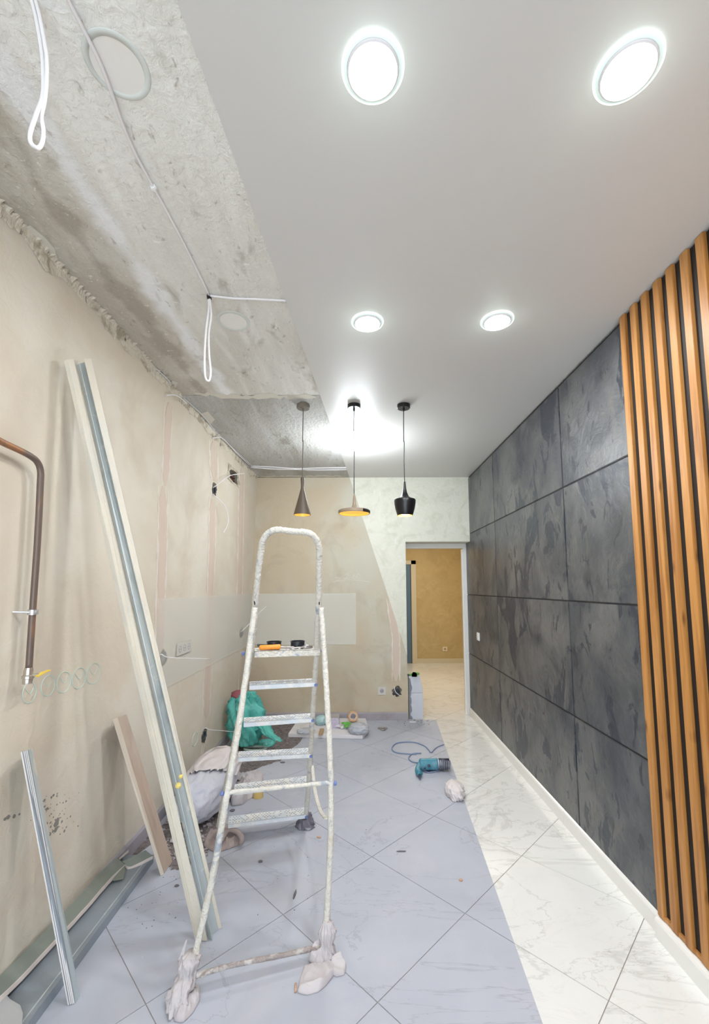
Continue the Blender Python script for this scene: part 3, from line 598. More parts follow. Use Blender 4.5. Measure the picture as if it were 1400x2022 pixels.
cable('cable_loop', [ce(70, 0, ZC)+V((0, 0, 0)), nn(78, 30), nn(87, 80), nn(92, 115), nn(92, 160), nn(88, 200), nn(82, 230), nn(86, 262), nn(82, 285), nn(73, 292, -.01), nn(61, 282, -.02), nn(60, 262, -.02), nn(72, 225, -.01), nn(84, 190), nn(85, 140), nn(82, 100), nn(72, 40), ce(62, 0, ZC)], .0042, 'cable', 'large white cable loop hanging nearest, top left over the raw wall', 'cable')
# bundle along the ceiling edge
edge = [(-40, 356), (0, 404), (38, 440), (60, 468), (120, 535), (168, 590), (215, 645), (265, 690), (330, 748), (345, 770), (400, 820), (430, 858), (463, 888), (499, 921)]
cable('edge_cable', [ce(u, v, zc) for u, v in edge], .0045, 'greycable', 'grey white cable following the ceiling edge above the left wall', n=5, k=4)
cable('edge_cable', [ce(u-1, v+7, ZC-.011) for u, v in edge[8:]], .0045, 'greycable', 'second strand of cable where the left ceiling edge meets the corner', n=5, k=4)
cable('edge_cable', [wl(328, 783, .004), wl(333, 780, .02), wl(350, 782, .03), ce(372, 800, ZC-.012), ce(410, 838, ZC-.010), ce(440, 872, ZC-.01)], .004, 'cable', 'white cable leaving the wall plaster to join the ceiling edge', n=5, k=4)
cable('edge_cable', [wl(419, 866, .004), wl(424, 864, .02), wl(440, 866, .03), ce(466, 893, ZC-.012), ce(492, 918, ZC-.010)], .004, 'cable', 'white cable emerging above the upper junction box', n=5, k=4)
for i, dv in enumerate((0, 2.6, 4.4)):
    cable('edge_cable', [ce(495, 920+dv*.6, ZC-.010-i*.004), ce(540, 922+dv, ZC-.01-i*.004), ce(585, 925+dv*.4, ZC-.01-i*.004), ce(630, 924+dv, ZC-.01), ce(684, 923+dv, ZC-.01)], .0055, 'cable' if i != 1 else 'greycable', None, n=5, k=4) if False else tag(obj('edge_cable', MB().tube(smooth_path([ce(495, 920+dv*.6, ZC-.010-i*.004), ce(540, 922+dv, ZC-.01-i*.004), ce(585, 925+dv*.4, ZC-.01-i*.004), ce(630, 924+dv, ZC-.01), ce(684, 923+dv, ZC-.01)], 4), .0055, 5), 'cable' if i != 1 else 'greycable', smooth=True), ['back strand of the cable bundle crossing the ceiling before the back wall', 'grey middle strand of the cable bundle before the back wall', 'front sagging strand of the cable bundle before the back wall'][i], 'cable', 'cable bundle along the back of the ceiling')

# crumbled plaster along the left ceiling edge
rnd = random.Random(11)
for seg, (ya, yb) in enumerate([(.2, 1.3), (1.3, 2.4), (2.4, 3.5), (3.5, 4.75)]):
    n = 150; top = []; bot = []
    for i in range(n+1):
        y = ya+(yb-ya)*i/n; nz = noise.noise(V((y*7, 3.1, seg)))*.5+.5; nz2 = noise.noise(V((y*31, 9, 0)))
        bot.append(V((XL, y, H-.010-.085*nz**1.3-.03*abs(nz2))))
    mb = MB(); vs = []
    for i in range(n+1):
        y = bot[i].y
        vs += [bot[i], V((XL+.002+.0015*rnd.random(), y, bot[i].z+.005)), V((XL+.004+.004*rnd.random(), y, H-.012)), V((XL+.008+.022*rnd.random()**2, y, H+.004))]
    mb.add(vs, [(4*i+k, 4*i+4+k, 4*i+5+k, 4*i+1+k) for i in range(n) for k in range(3)])
    obj('plaster_crust', mb, 'crust', wallL)
# putty patches on the ceiling near the edge
for i, (pts) in enumerate([[(48, 448), (60, 445), (90, 470), (108, 490), (116, 522), (100, 510), (78, 478)], [(340, 752), (350, 755), (346, 770), (338, 765)], [(392, 818), (410, 812), (424, 828), (414, 840), (400, 836)], [(268, 706), (300, 726), (336, 752), (330, 760), (296, 735)]]):
    obj('putty_patch', MB().prism([ce(u, v, ZC) for u, v in pts], (0, 0, -.002)), 'putty', ceilo)
# dark stain-like hairline at back
ragged_strip([V((XL+.02, D-.03, ZC)), V((-.15, D-.03, ZC))], .05, (0, 0, -1), 'putty', 'plaster_smear', amp=.9, side=V((0, 1, 0)), parent=ceilo, seed=8)

# filled chases down the raw walls
def chase(pts, wpx, ax, seed, holes=None):
    P = wl if ax == 0 else wb; path = [P(u, v) for u, v in pts]; side = V((0, 1, 0)) if ax == 0 else V((1, 0, 0)); nrm = V((1, 0, 0)) if ax == 0 else V((0, -1, 0))
    par = wallL if ax == 0 else wallB
    ragged_strip(path, wpx, nrm, 'chase', 'filled_chase', amp=.18, side=side, parent=par, seed=seed, th=.0022, step=.06)
    for s in (-1, 1):
        ragged_strip([q+side*s*wpx*.46 for q in path], wpx*.12, nrm, 'chaseedge', 'filler_ridge', amp=1.0, side=side, parent=par, seed=seed*7+s, th=.0026, step=.035)
chase([(333, 795), (330, 860), (326, 960)], .11, 0, 1); chase([(322, 960), (320, 1100), (317, 1180), (316, 1290)], .13, 0, 2)
chase([(421, 872), (422, 920), (423, 950)], .2, 0, 3); chase([(419, 985), (418, 1100), (412, 1250), (407, 1420)], .17, 0, 4)
chase([(477, 925), (476, 1000), (474, 1120), (471, 1235)], .2, 0, 5); chase([(477, 1265), (470, 1370)], .03, 0, 6)
chase([(770, 1180), (782, 1260), (782, 1345)], .09, 1, 7)
chase([(401, 1470), (398, 1500)], .05, 0, 9)
# chalk writing
def stroke(P, pts, r, m, par, nm='chalk_mark', k=5):
    q = [P(u, v, .0012) for u, v in pts]
    nrm = V((1, 0, 0)) if P is wl else V((0, -1, 0))
    return obj(nm, MB().tube(smooth_path(q, k), r, 5, flat=1, hint=nrm), m, par)
def ell(cu_, cv, a, b, rot=0, n=12, start=0):
    return [(cu_+a*math.cos(t)*math.cos(rot)-b*math.sin(t)*math.sin(rot), cv+a*math.cos(t)*math.sin(rot)+b*math.sin(t)*math.cos(rot)) for t in [start+2*math.pi*i/n for i in range(n+1)]]
for s in [[(680, 1136), (684, 1133), (688, 1135), (684, 1141), (679, 1143), (690, 1141)], [(694, 1142), (694.6, 1142)], [(702, 1133), (698, 1138), (699, 1142), (703, 1141), (703, 1138), (699, 1138)], ell(708, 1137.5, 3.2, 4.2), [(657, 1149), (690, 1145), (730, 1149)], [(662, 1140), (672, 1143), (660, 1149)]]:
    stroke(wb, s, .0022, 'chalk', wallB)
for s in [ell(358, 1232, 6, 14, .15), [(364, 1230), (364, 1245), (360, 1250)], ell(377, 1240, 7, 12, .1), ell(393, 1226, 6, 11, .1), ell(452, 1076, 6, 15), [(432, 1216), (470, 1214)]]:
    stroke(wl, s, .0016, 'chalk', wallL)
for cu_, cv in [(58, 1368), (95, 1354), (126, 1347), (156, 1339), (184, 1330)]:
    stroke(wl, ell(cu_, cv, 13, 21, .25), .0014, 'chalkgreen', wallL); stroke(wl, [(cu_-7, cv-8), (cu_+1, cv+2), (cu_+8, cv-10)], .0011, 'chalkgreen', wallL)
stroke(wl, ell(385, 1460, 5, 14, .2), .0018, 'chalkgreen', wallL)
# stains
rnd = random.Random(21)
mb = MB()
def blotch(mb, c, r, ax='x', n=8, th=.0012, el=1):
    vs = []
    for k in range(n):
        t_ = 2*math.pi*k/n; rr = r*(.6+.7*rnd.random())
        vs.append(c + (V((0, math.cos(t_)*rr*el, math.sin(t_)*rr)) if ax == 'x' else V((math.cos(t_)*rr*el, math.sin(t_)*rr, 0))))
    mb.prism(vs, (th, 0, 0) if ax == 'x' else (0, 0, th))
for i in range(70):
    u = 85+50*rnd.random()+10*rnd.gauss(0, 1); v = 1565+85*rnd.random(); blotch(mb, wl(u, v), .0015+.004*rnd.random()**2)
for u, v, r in [(112, 1625, .016), (110, 1637, .012), (92, 1598, .007), (88, 1580, .006), (16, 1614, .008), (28, 1611, .007), (10, 1617, .007), (38, 1608, .004)]: blotch(mb, wl(u, v), r)
so = obj('wall_stain', mb, 'stain', wallL, kind='stuff')

# ================================================================== LIGHTS ON THE CEILING
dl_lab = ['round lit downlight nearest, left of the near pair', 'round lit downlight nearest the wooden slats, right of the near pair', 'round lit downlight of the far pair, left one above the pendants', 'round lit downlight of the far pair, right one nearer the slate wall']
for i, (x, y) in enumerate(LIGHTS):
    p = V((x, y, H)); t = thing('downlight', dl_lab[i], 'ceiling light', p, 'round recessed downlights')
    obj('glass_rim', MB().lathe([(.076, -.0), (.076, -.004), (.073, -.006), (.064, -.008), (.064, 0)], p, 56), 'glowglass', t, smooth=True, auto=.5)
    obj('lit_edge', MB().lathe([(.0765, -.0005), (.0765, -.0048), (.0735, -.0068), (.0725, -.0068), (.0725, -.0005)], p, 56), 'ringlit', t)
    obj('inner_ring', MB().lathe([(.064, 0), (.063, -.012), (.0595, -.014), (.0585, -.012), (.0585, 0)], p, 56), 'innerring', t, smooth=True, auto=.5)
    obj('diffuser', MB().lathe([(.0585, 0), (.0585, -.012), (.0001, -.0125)], p, 56), 'diff', t)
    area('downlight_lamp', p - V((0, 0, .02)), .12, SPOT_W, (.93, .97, 1.0))
    pl_ = bpy.data.lights.new('rim_glow', 'POINT'); pl_.energy = .15; pl_.color = (.80, 1, .94); pl_.shadow_soft_size = .06
    po = bpy.data.objects.new('rim_glow', pl_); po.location = p - V((0, 0, .075)); COL.objects.link(po)
p = ce(702, 868); p = V((p.x, p.y, H))
t = thing('dome_ceiling_light', 'bright white dome ceiling light behind the pendants', 'ceiling light', p)
obj('base_ring', MB().lathe([(.202, 0), (.202, -.004), (.19, -.004), (.19, 0)], p, 48), 'diff', t)
obj('glass_dome', MB().lathe([(.20, -.008)]+[(.20*math.cos(a*math.pi/20), -.010-.07*math.sin(a*math.pi/20)) for a in range(1, 10)]+[(.0001, -.080)], p, 48), 'diff', t, smooth=True)
pl_ = bpy.data.lights.new('dome_lamp', 'POINT'); pl_.energy = DOME_W; pl_.color = (.86, .94, 1); pl_.shadow_soft_size = .14
po = bpy.data.objects.new('dome_lamp', pl_); po.location = p - V((0, 0, .23)); COL.objects.link(po)

# pendants
PYY = 2.85
def pendant(u, vcan, label, prof, vtop, vbot, hw, canmat, cordmat, bodymat, gold, bulb, power):
    x = aty(u, 990, PYY).x; p = V((x, PYY, H)); t = thing('pendant_light', label, 'pendant light', p, 'three pendant lights')
    obj('canopy', MB().lathe([(.0455, 0), (.0455, -.022), (.042, -.026), (.0001, -.026)], p, 40), canmat, t, smooth=True, auto=.5)
    obj('cord_grip', MB().lathe([(.007, -.026), (.007, -.04), (.004, -.046), (.0001, -.046)], p, 14), canmat, t)
    zt_ = aty(u, vtop, PYY).z; zb_ = aty(u, vbot, PYY).z; W = hw*PYY/FPX
    wob = [p - V((0, 0, .04)), V((x-.002, PYY, H-.25)), V((x+.001, PYY, (H+zt_)/2)), V((x-.001, PYY, zt_+.1)), V((x, PYY, zt_-.005))]
    obj('cord', MB().tube(smooth_path(wob, 5), .0030, 6), cordmat, t)
    pr = [(r*W, zt_+(zb_-zt_)*s) for r, s in prof]; c = V((x, PYY, 0))
    sh = obj('shade', MB().lathe(pr+[(r-.003, z+.001) for r, z in pr[::-1] if r > .012], c, 56), bodymat, t, smooth=True, auto=.6)
    k = [q for q in pr if q[0] > .02][-3:] if len(prof) > 6 else pr[-2:]
    obj('lining', MB().lathe([(r-.0035, z+.0005) for r, z in k], c, 56) if False else lining(k, c), gold, t, smooth=True)
    if bulb:
        zz = zb_+.016
        obj('bulb', MB().lathe([(.0001, .016), (W*.5, .012), (W*.62, 0), (W*.5, -.006), (.0001, -.010)], V((x, PYY, zz)), 24), 'warmbulb', t, smooth=True)
        l = bpy.data.lights.new('pendant_lamp', 'POINT'); l.energy = power; l.color = (1, .72, .4); l.shadow_soft_size = .02
        o = bpy.data.objects.new('pendant_lamp', l); o.location = (x, PYY, zb_-.02); COL.objects.link(o)
    return t
def lining(k, c):
    mb = MB(); ks = [(max(r-.0042, .001), z) for r, z in k]
    base = 0; n = 56
    for r, z in ks:
        for i in range(n):
            a = 2*math.pi*i/n; mb.v.append(c+V((r*math.cos(a), r*math.sin(a), z)))
    for j_ in range(len(ks)-1):
        for i in range(n): mb.f.append((j_*n+i, j_*n+(i+1) % n, (j_+1)*n+(i+1) % n, (j_+1)*n+i))
    mb.f.append(tuple(range(n)))
    return mb
pendant(799.5, 799, 'black pendant light with a bell top and tapered drum shade', [(.06, 0), (.10, .02), (.10, .06), (.14, .2), (.22, .33), (.38, .44), (.66, .5), (.96, .53), (1, .56), (.98, .66), (.90, .80), (.76, .95), (.70, 1)], 951, 1018, 21.5, 'black', 'black', 'black', 'gold', True, 1.2)
xm = aty(718, 1010, PYY).x
M['split'] = mat('black_then_taupe_lacquer', (16, 16, 20), .35, grad=(0, .0, .0005, (150, 132, 112)))
pendant(699.5, 801, 'flat wide disc pendant light, half taupe and half black, middle one', [(.03, 0), (.06, .1), (.08, .2), (.09, .4), (.12, .55), (.2, .66), (.36, .73), (.62, .77), (.95, .80), (1, .84), (1, .93), (.97, .96)], 975, 1016, 32, 'black', 'black', 'split', 'gold', False, 0)
pendant(597, 802, 'tall cone pendant light in matt taupe, leftmost, on the raw side', [(.2, 0), (.24, .03), (.2, .16), (.17, .27), (.24, .33), (.62, .66), (.98, .96), (1, 1)], 943, 1017, 17, 'greycap', 'taupe_cord', 'taupe', 'gold', False, 0)

# ================================================================== PIPE
yp = wl(80, 940).y
t = thing('gas_pipe', 'rusty bent steel gas pipe with a ball valve on the left wall', 'pipe', wl(58, 1345, .03))
off = .045
pth = [wl(-60, 838, off), wl(0, 871, off), wl(40, 890, off), wl(62, 902, off), wl(74, 913, off), wl(80, 930, off), wl(79.5, 960, off), wl(74, 1070, off), wl(65, 1200, off), wl(57, 1320, off)]
obj('tube', MB().tube(smooth_path(pth, 8), .0108, 16), 'pipe', t, smooth=True)
cpt = wl(65, 1208.5, off); dn = (wl(65, 1200, off)-wl(57, 1320, off)).normalized()
cl = obj('clamp', MB().lathe([(.0125, -.009), (.0165, -.009), (.0165, .009), (.0125, .009)], cpt, 24, dn, closed=True), 'zinc', t, smooth=True, auto=.5)
obj('clamp_screw', MB().tube([cpt+V((-.0, -.014, 0)), V((wx(cpt.z)+.001, cpt.y-.035, cpt.z+.002))], .004, 10).lathe([(.006, -.003), (.006, .003)], cpt+V((.016, -.004, 0)), 8, (1, 0, 0)), 'zinc', t)
vt = wl(57, 1318, off); vb = wl(54, 1350, off); L_ = (vt-vb).length
obj('valve_body', MB().lathe([(.0001, 0), (.0145, 0), (.0155, L_*.12), (.015, L_*.3), (.019, L_*.34), (.019, L_*.5), (.0145, L_*.56), (.0145, L_*.8), (.0125, L_), (.0001, L_)], vb, 12, vt-vb), 'nickel', t, smooth=True, auto=.5)
vc = vb.lerp(vt, .5)
h1 = wl(66, 1334, off+.02); h2 = wl(91, 1331, off+.03); h3 = wl(80, 1339, off+.035)
obj('valve_stem', MB().tube([vc, vc+V((.03, .01, 0))], .006, 8), 'nickel', t)
obj('valve_handle', MB().beam(vc+V((.03, -.0, -.003)), vc+V((.034, .028, .006)), V((1, 0, 0)), .014, .006).beam(vc+V((.033, .024, .005)), vc+V((.038, .052, .009)), V((1, 0, 0)), .012, .005), 'valveyellow', t, bevel=.001)

# ================================================================== LEANING STUFF ON THE LEFT
side_y = V((0, 1, 0))
def channel(name, label, cat, bot, top, w_, fl_, th, m, m2=None, group=None, open_dir=V((1, 0, .6)), sub=None):
    """U profile from bot to top: web plus two flanges opening towards open_dir."""
    d = (top-bot).normalized(); od = (open_dir - d*open_dir.dot(d)).normalized(); sd_ = d.cross(od).normalized()
    if sd_.y < 0: sd_ = -sd_
    t = thing(name, label, cat, bot, group)
    obj('web', MB().beam(bot, top, sd_, w_, th), m, t)
    for s in (-1, 1):
        a = bot+sd_*s*(w_/2-th/2)+od*fl_/2; b = top+sd_*s*(w_/2-th/2)+od*fl_/2
        obj('flange', MB().beam(a, b, od, fl_, th), (m2 or m) if s < 0 else m, t)
    return t, d, od, sd_
# long timber batten, plaster-smeared
B0 = fl(399, 1858)+V((0, 0, .001)); T0 = wl(140, 708, .008)
def lean_board(name, label, cat, b0, b1, t0, t1, thick, m, m_edge=None, push=V((1, 0, .25))):
    """board whose front face is the quad b0 b1 t1 t0"""
    n = (b1-b0).cross(t0-b0).normalized()
    if n.x > 0: n = -n
    t = thing(name, label, cat, (b0+b1)/2)
    o = obj('board', MB().hexa([b0, b1, b1+n*thick, b0+n*thick], [t0, t1, t1+n*thick, t0+n*thick]), m, t, bevel=.0015)
    return t
def fz(p, z): return p+V((0, 0, z))
# long pair: left batten
bt = thing('long_batten', 'long plaster smeared batten leaning on the left wall, left of the metal channel', 'batten', fl(400, 1859))
A = wl(133, 709, .055); Bq = wl(146, 709, .055); C_ = fl(392, 1859); Dq = fl(411, 1859)
C_ = V((C_.x, C_.y, .001)); Dq = V((Dq.x, Dq.y, .001))
bk = V((-.045, 0, -.012))
obj('board', MB().hexa([C_, Dq, Dq+V((-.018, .006, .0)), C_+V((-.018, .006, 0))], [A, Bq, Bq+V((-.018, .006, -.005)), A+V((-.018, .006, -.005))]), 'batten', bt, bevel=.002)
fo = onplane(352, 1551, (A+C_)/2, (Dq-C_).cross(A-C_).normalized())
obj('foam_blob', MB().lathe([(.0001, -.012), (.010, -.008), (.012, 0), (.008, .009), (.0001, .012)], fo, 8, (.2, .3, 1)).lathe([(.0001, -.01), (.008, -.005), (.009, 0), (.0001, .01)], fo+V((.01, .0, .035)), 8, (1, .3, 1)), 'foamyellow', bt, label='yellow expanding foam')
# right metal channel with plaster flange
ch = thing('metal_channel', 'long galvanised channel smeared with plaster, leaning right of the batten', 'metal profile', fl(428, 1838))
a0 = wl(151, 721, .03); a1 = wl(164, 712, .04); a2 = wl(180, 708, .052)
c0_ = fl(411, 1852, .001); c1_ = fl(424, 1838, .001); c2_ = fl(438, 1832, .001)
pp = lambda u0_, v0_, u1_, v1_: None
def sheet(p0, p1, q1, q0, th, nh):
    n = (p1-p0).cross(q0-p0).normalized()
    if n.dot(nh) > 0: n = -n
    return MB().hexa([p0, p1, p1+n*th, p0+n*th], [q0, q1, q1+n*th, q0+n*th])
tt_ = V((1, -1, 0))
obj('web', sheet(c0_, V((c2_.x-.012, c2_.y-.006, .001)), a1+V((0, .01, 0)), a0, .0015, tt_), 'galv', ch)
kk = V((.028, -.004, .006))
mid = V((c2_.x-.012, c2_.y-.006, .001))
rf = obj('flange', sheet(mid, c2_, a2, wl(166, 708, .052), .0022, tt_), 'batten', ch, label='plaster covered outer flange')
w1_ = MB().hexa([c0_, c0_+V((.004, -.001, 0)), c0_+V((.024, -.012, 0)), c0_+V((.022, -.013, 0))], [a0, a0+V((.003, 0, 0)), a0+V((.022, -.012, .0)), a0+V((.02, -.013, 0))])
obj('flange', w1_, 'galv', ch)
# short timber plank
pk = thing('short_plank', 'short wide dusty timber plank leaning on the left wall beside the sack', 'plank', fl(322, 1728))
f0 = fl(317, 1729, .001); f1 = fl(324, 1726, .001); f2 = fl(341, 1701, .001)
t0_ = wl(222, 1421, .052); t1_ = wl(232, 1417, .045); t2_ = wl(250, 1410, .008)
# cross-section corners: f0 (outer left), f1 (outer right/front), f2 (far right)
obj('board', MB().hexa([f0, f1, f2, f2+(f0-f1)], [t0_, t1_, t2_, t2_+(t0_-t1_)]), 'plank', pk, bevel=.002)
nE = (f1-f0).cross(t0_-f0).normalized(); nE = nE if nE.y < 0 else -nE
obj('pale_edge', MB().hexa([f0+nE*.0004, f1+nE*.0004, f1+nE*.002, f0+nE*.002], [t0_+nE*.0004, t1_+nE*.0004, t1_+nE*.002, t0_+nE*.002]), 'planklight', pk)
# metal stud
g0 = fl(135, 1984, .001); g1 = fl(149, 1980, .001); g2 = fl(158, 1967, .001)
s0 = wl(42, 1485, .05); s1 = wl(56, 1481, .046); s2 = wl(64, 1478, .012)
st = thing('metal_stud', 'short ribbed galvanised stud leaning on the left wall, nearest the camera', 'metal profile', g1)
obj('web', sheet(g0, g1, s1, s0, .0012, V((1, -1, 0))), 'galvdark', st)
obj('flange', sheet(g1, g2, s2, s1, .0012, V((1, -1, 0))), 'galv', st)
for f_ in (.04, .34, .58, .8):
    a = g0.lerp(g1, f_); b = s0.lerp(s1, f_); obj('rib', MB().beam(a+V((.001, -.002, .0015)), b+V((.001, -.002, 0)), V((1, 0, 0)), .0028, .003), 'cable', st)
# flat channel and drywall offcuts along the wall
lc = thing('floor_channel', 'long grey metal channel lying on the floor along the left wall', 'metal profile', fl(180, 1850))
m0 = fl(-30, 2160); m1 = fl(303, 1703); dd = (m1-m0); dd.z = 0; dd.normalize(); nd = V((-dd.y, dd.x, 0))
m0 = V((m0.x, m0.y, .0)); m1 = V((m1.x, m1.y, 0)); wch = .15
q0, q1 = m0+nd*wch, m1+nd*wch
obj('web', MB().hexa([fz(m0, .038), fz(q0, .038), fz(q0, .0395), fz(m0, .0395)], [fz(m1, .038), fz(q1, .038), fz(q1, .0395), fz(m1, .0395)]), 'galvdark', lc)
obj('flange', MB().hexa([fz(m0, .001), fz(m0+nd*.0015, .001), fz(m0+nd*.0015, .038), fz(m0, .038)], [fz(m1, .001), fz(m1+nd*.0015, .001), fz(m1+nd*.0015, .038), fz(m1, .038)]), 'galvdark', lc)
obj('flange', MB().hexa([fz(q0, .001), fz(q0-nd*.0015, .001), fz(q0-nd*.0015, .038), fz(q0, .038)], [fz(q1, .001), fz(q1-nd*.0015, .001), fz(q1-nd*.0015, .038), fz(q1, .038)]), 'galvdark', lc)
obj('rib', MB().beam(fz(m0+nd*.018, .0405), fz(m1+nd*.018, .0405), nd, .004, .002), 'galv', lc)
def offcut(name, label, edge_pts, zz, wdir, wd, th):
    """drywall strip: its white broken edge follows edge_pts (pixels) at heights zz; face runs back by wdir*wd"""
    P = [fl(u, v, z) for (u, v), z in zip(edge_pts, zz)]
    P = smooth_path(P, 5); t = thing(name, label, 'drywall offcut', P[0])
    mb = MB(); ed = MB(); vs = []; es = []
    for i, q in enumerate(P):
        j1 = V((0, 0, noise.noise(q*30)*.002))
        vs += [q+j1, q+wdir*wd, q+wdir*wd-V((0, 0, th)), q+j1-V((0, 0, th*.2))]
        es += [q+j1-wdir*.0005, q+j1-wdir*.0005-V((0, 0, th)), q+j1+wdir*.001-V((0, 0, th)), q+j1+wdir*.001+V((0, 0, .0003))]
    n = len(P)
    fs = [(4*i+k, 4*i+4+k, 4*i+4+(k+1) % 4, 4*i+(k+1) % 4) for i in range(n-1) for k in range(4)] + [(0, 1, 2, 3), (4*n-4, 4*n-3, 4*n-2, 4*n-1)]
    mb.add(vs, fs); ed.add(es, fs)
    obj('paper_face', mb, 'drygreen', t); obj('gypsum_edge', ed, 'gyp', t); return t
up = V((-.75, .1, .45)).normalized()
offcut('drywall_offcut', 'long bent strip of green drywall lying on the floor channel', [(-20, 1985), (30, 1940), (110, 1855), (170, 1790), (215, 1738), (247, 1707)], [.075, .075, .075, .075, .07, .065], up, .055, .018)
offcut('drywall_offcut', 'short curled piece of green drywall touching the plank foot', [(247, 1706), (254, 1712), (268, 1708), (302, 1690)], [.065, .05, .05, .06], up, .05, .014)
offcut('drywall_offcut', 'drywall strip with broken white edge against the left skirting', [(130, 1797), (165, 1762), (200, 1725), (254, 1678)], [.085, .085, .085, .085], V((-.6, .1, -.6)).normalized(), .05, .012)
o = obj('torn_paper', MB().prism([fl(247, 1708, .062), fl(247, 1722, .055), fl(243, 1736, .05), fl(226, 1739, .055), fl(222, 1738, .06)], (-.002, 0, -.001)), 'drygreen'); tag(o, 'torn flap of green drywall paper on the floor channel', 'paper scrap')
dirt_later = True

# ---------------- cloth helpers
def crumple(name, c, dims, m, seed, amp=.28, fr=2.4, parent=None, rot=0, sub=4, flat=True, fold=1.0, sharp=2.0):
    bm = bmesh.new(); bmesh.ops.create_icosphere(bm, subdivisions=sub, radius=1); R = Matrix.Rotation(rot, 3, 'Z'); so_ = V((seed*3.7, seed*1.3, seed*.7))
    for v in bm.verts:
        q = v.co.copy(); n1 = noise.noise(q*fr+so_); n2 = noise.noise(q*fr*2.3+so_*2); n3 = noise.noise(q*fr*5+so_*3)
        ridge = (1-abs(n1)*2)*.5 + (1-abs(n2)*2)*.28*fold + n3*.12*fold
        k = 1+amp*(ridge-.35)*sharp
        q = q*k; q = V((q.x*dims[0]/2, q.y*dims[1]/2, q.z*dims[2]/2))
        if flat and q.z < -dims[2]*.36: q.z = -dims[2]*.36+ (q.z+dims[2]*.36)*.08
        v.co = R @ q
    zmin = min(v.co.z for v in bm.verts); off = V(c) - V((0, 0, zmin))
    mb = MB(); mb.v = [v.co+off for v in bm.verts]; mb.f = [tuple(x.index for x in f.verts) for f in bm.faces]; bm.free()
    return obj(name, mb, m, parent, smooth=True)

def cloth_patch(name, outline, m, hgt, seed, focus=(0, 0), parent=None, rings=22, sub=10, folds=9, amp=.35, z0=.001, th=.003):
    """a sheet lying in folds: outline of floor points, folds radiating from the pinch point"""
    P = []
    n0 = len(outline)
    for i in range(n0):
        p0, p1, p2, p3 = [V(outline[(i+k) % n0]) for k in (-1, 0, 1, 2)]
        for j in range(sub):
            t = j/sub; P.append((.5*((2*p1)+(p2-p0)*t+(2*p0-5*p1+4*p2-p3)*t*t+(3*p1-p0-3*p2+p3)*t**3)).lerp(p1.lerp(p2, t), .6))
    c = sum(P, V((0, 0, 0)))/len(P); c = c+V((focus[0], focus[1], 0)); n = len(P); mb = MB(); vs = []; un = []
    for r in range(rings+1):
        f = r/rings
        for k in range(n):
            q = c.lerp(P[k], f); a = 2*math.pi*k/n
            wp = V((noise.noise(q*6+V((seed, 0, 0))), noise.noise(q*6+V((0, seed, 5))), 0))*.06
            ca, sa = math.cos(seed*1.7), math.sin(seed*1.7); uu = (q.x+wp.x)*ca+(q.y+wp.y)*sa; vv = -(q.x+wp.x)*sa+(q.y+wp.y)*ca
            r1 = 1-min(1, abs(noise.noise(V((uu*7, vv*22, seed))))*2.6); r2 = 1-min(1, abs(noise.noise(V((uu*30, vv*13, seed+5))))*2.6)
            h = hgt*(1-f**8)*(.30+.25*(1-f*f)*(1-amp) + amp*(.85*r1**1.6+.35*r2**1.5)) + hgt*.22*amp*r1*(f > .8)
            q = V((max(q.x, wx(0)+.02), q.y, z0+th+max(h, .0005))); vs.append(q); un.append(V((q.x, q.y, z0)))
    fs = [(r*n+k, r*n+(k+1) % n, (r+1)*n+(k+1) % n, (r+1)*n+k) for r in range(rings) for k in range(n)]
    N2 = len(vs); b = rings*n
    base_ = [un[b+k] for k in range(n)]
    mb.add(vs+base_, fs+[(b+k, b+(k+1) % n, N2+(k+1) % n, N2+k) for k in range(n)]+[tuple(N2+k for k in range(n))[::-1]])
    return obj(name, mb, m, parent, smooth=True)
def capshell(name, c, half, m, ndir, cut, seed, amp, nf, ex=2.6, parent=None, fold_ax=1, grow=1.0, nu=72, nv=44):
    """superellipsoid, or the cap of one beyond a plane, with long wrinkles"""
    mb = MB(); nd_ = V(ndir).normalized()
    sg = lambda v, e_: math.copysign(abs(v)**e_, v)
    for i in range(nv+1):
        ph = -math.pi/2+math.pi*i/nv
        for k in range(nu):
            a = 2*math.pi*k/nu; e_ = 2/ex
            u_ = V((sg(math.cos(ph), e_)*sg(math.cos(a), e_), sg(math.cos(ph), e_)*sg(math.sin(a), e_), sg(math.sin(ph), e_)))
            w1 = noise.noise(V((u_.x*.9*(nf if fold_ax != 0 else 1), u_.y*.9*(nf if fold_ax == 2 else 1.2), u_.z*nf*1.1+seed)))
            w2 = noise.noise(u_*2.2+V((seed, 3, 1)))
            rr = grow*(1+amp*(.25-abs(w1)*2)+.05*w2)
            q = V(c)+V((u_.x*half[0]*rr, u_.y*half[1]*rr, u_.z*half[2]*rr))
            q.z = max(q.z, .004); q.x = max(q.x, wx(q.z)+.019)
            mb.v.append(q)
    keep = lambda id_: (mb.v[id_]-V(c)).dot(nd_) > cut
    for i in range(nv):
        for k in range(nu):
            f = (i*nu+k, i*nu+(k+1) % nu, (i+1)*nu+(k+1) % nu, (i+1)*nu+k)
            if all(keep(x) for x in f): mb.f.append(f)
    used = sorted(set(x for f in mb.f for x in f)); mp = {x: j for j, x in enumerate(used)}
    mb.v = [mb.v[x] for x in used]; mb.f = [tuple(mp[x] for x in f) for f in mb.f]
    return obj(name, mb, m, parent, smooth=True)
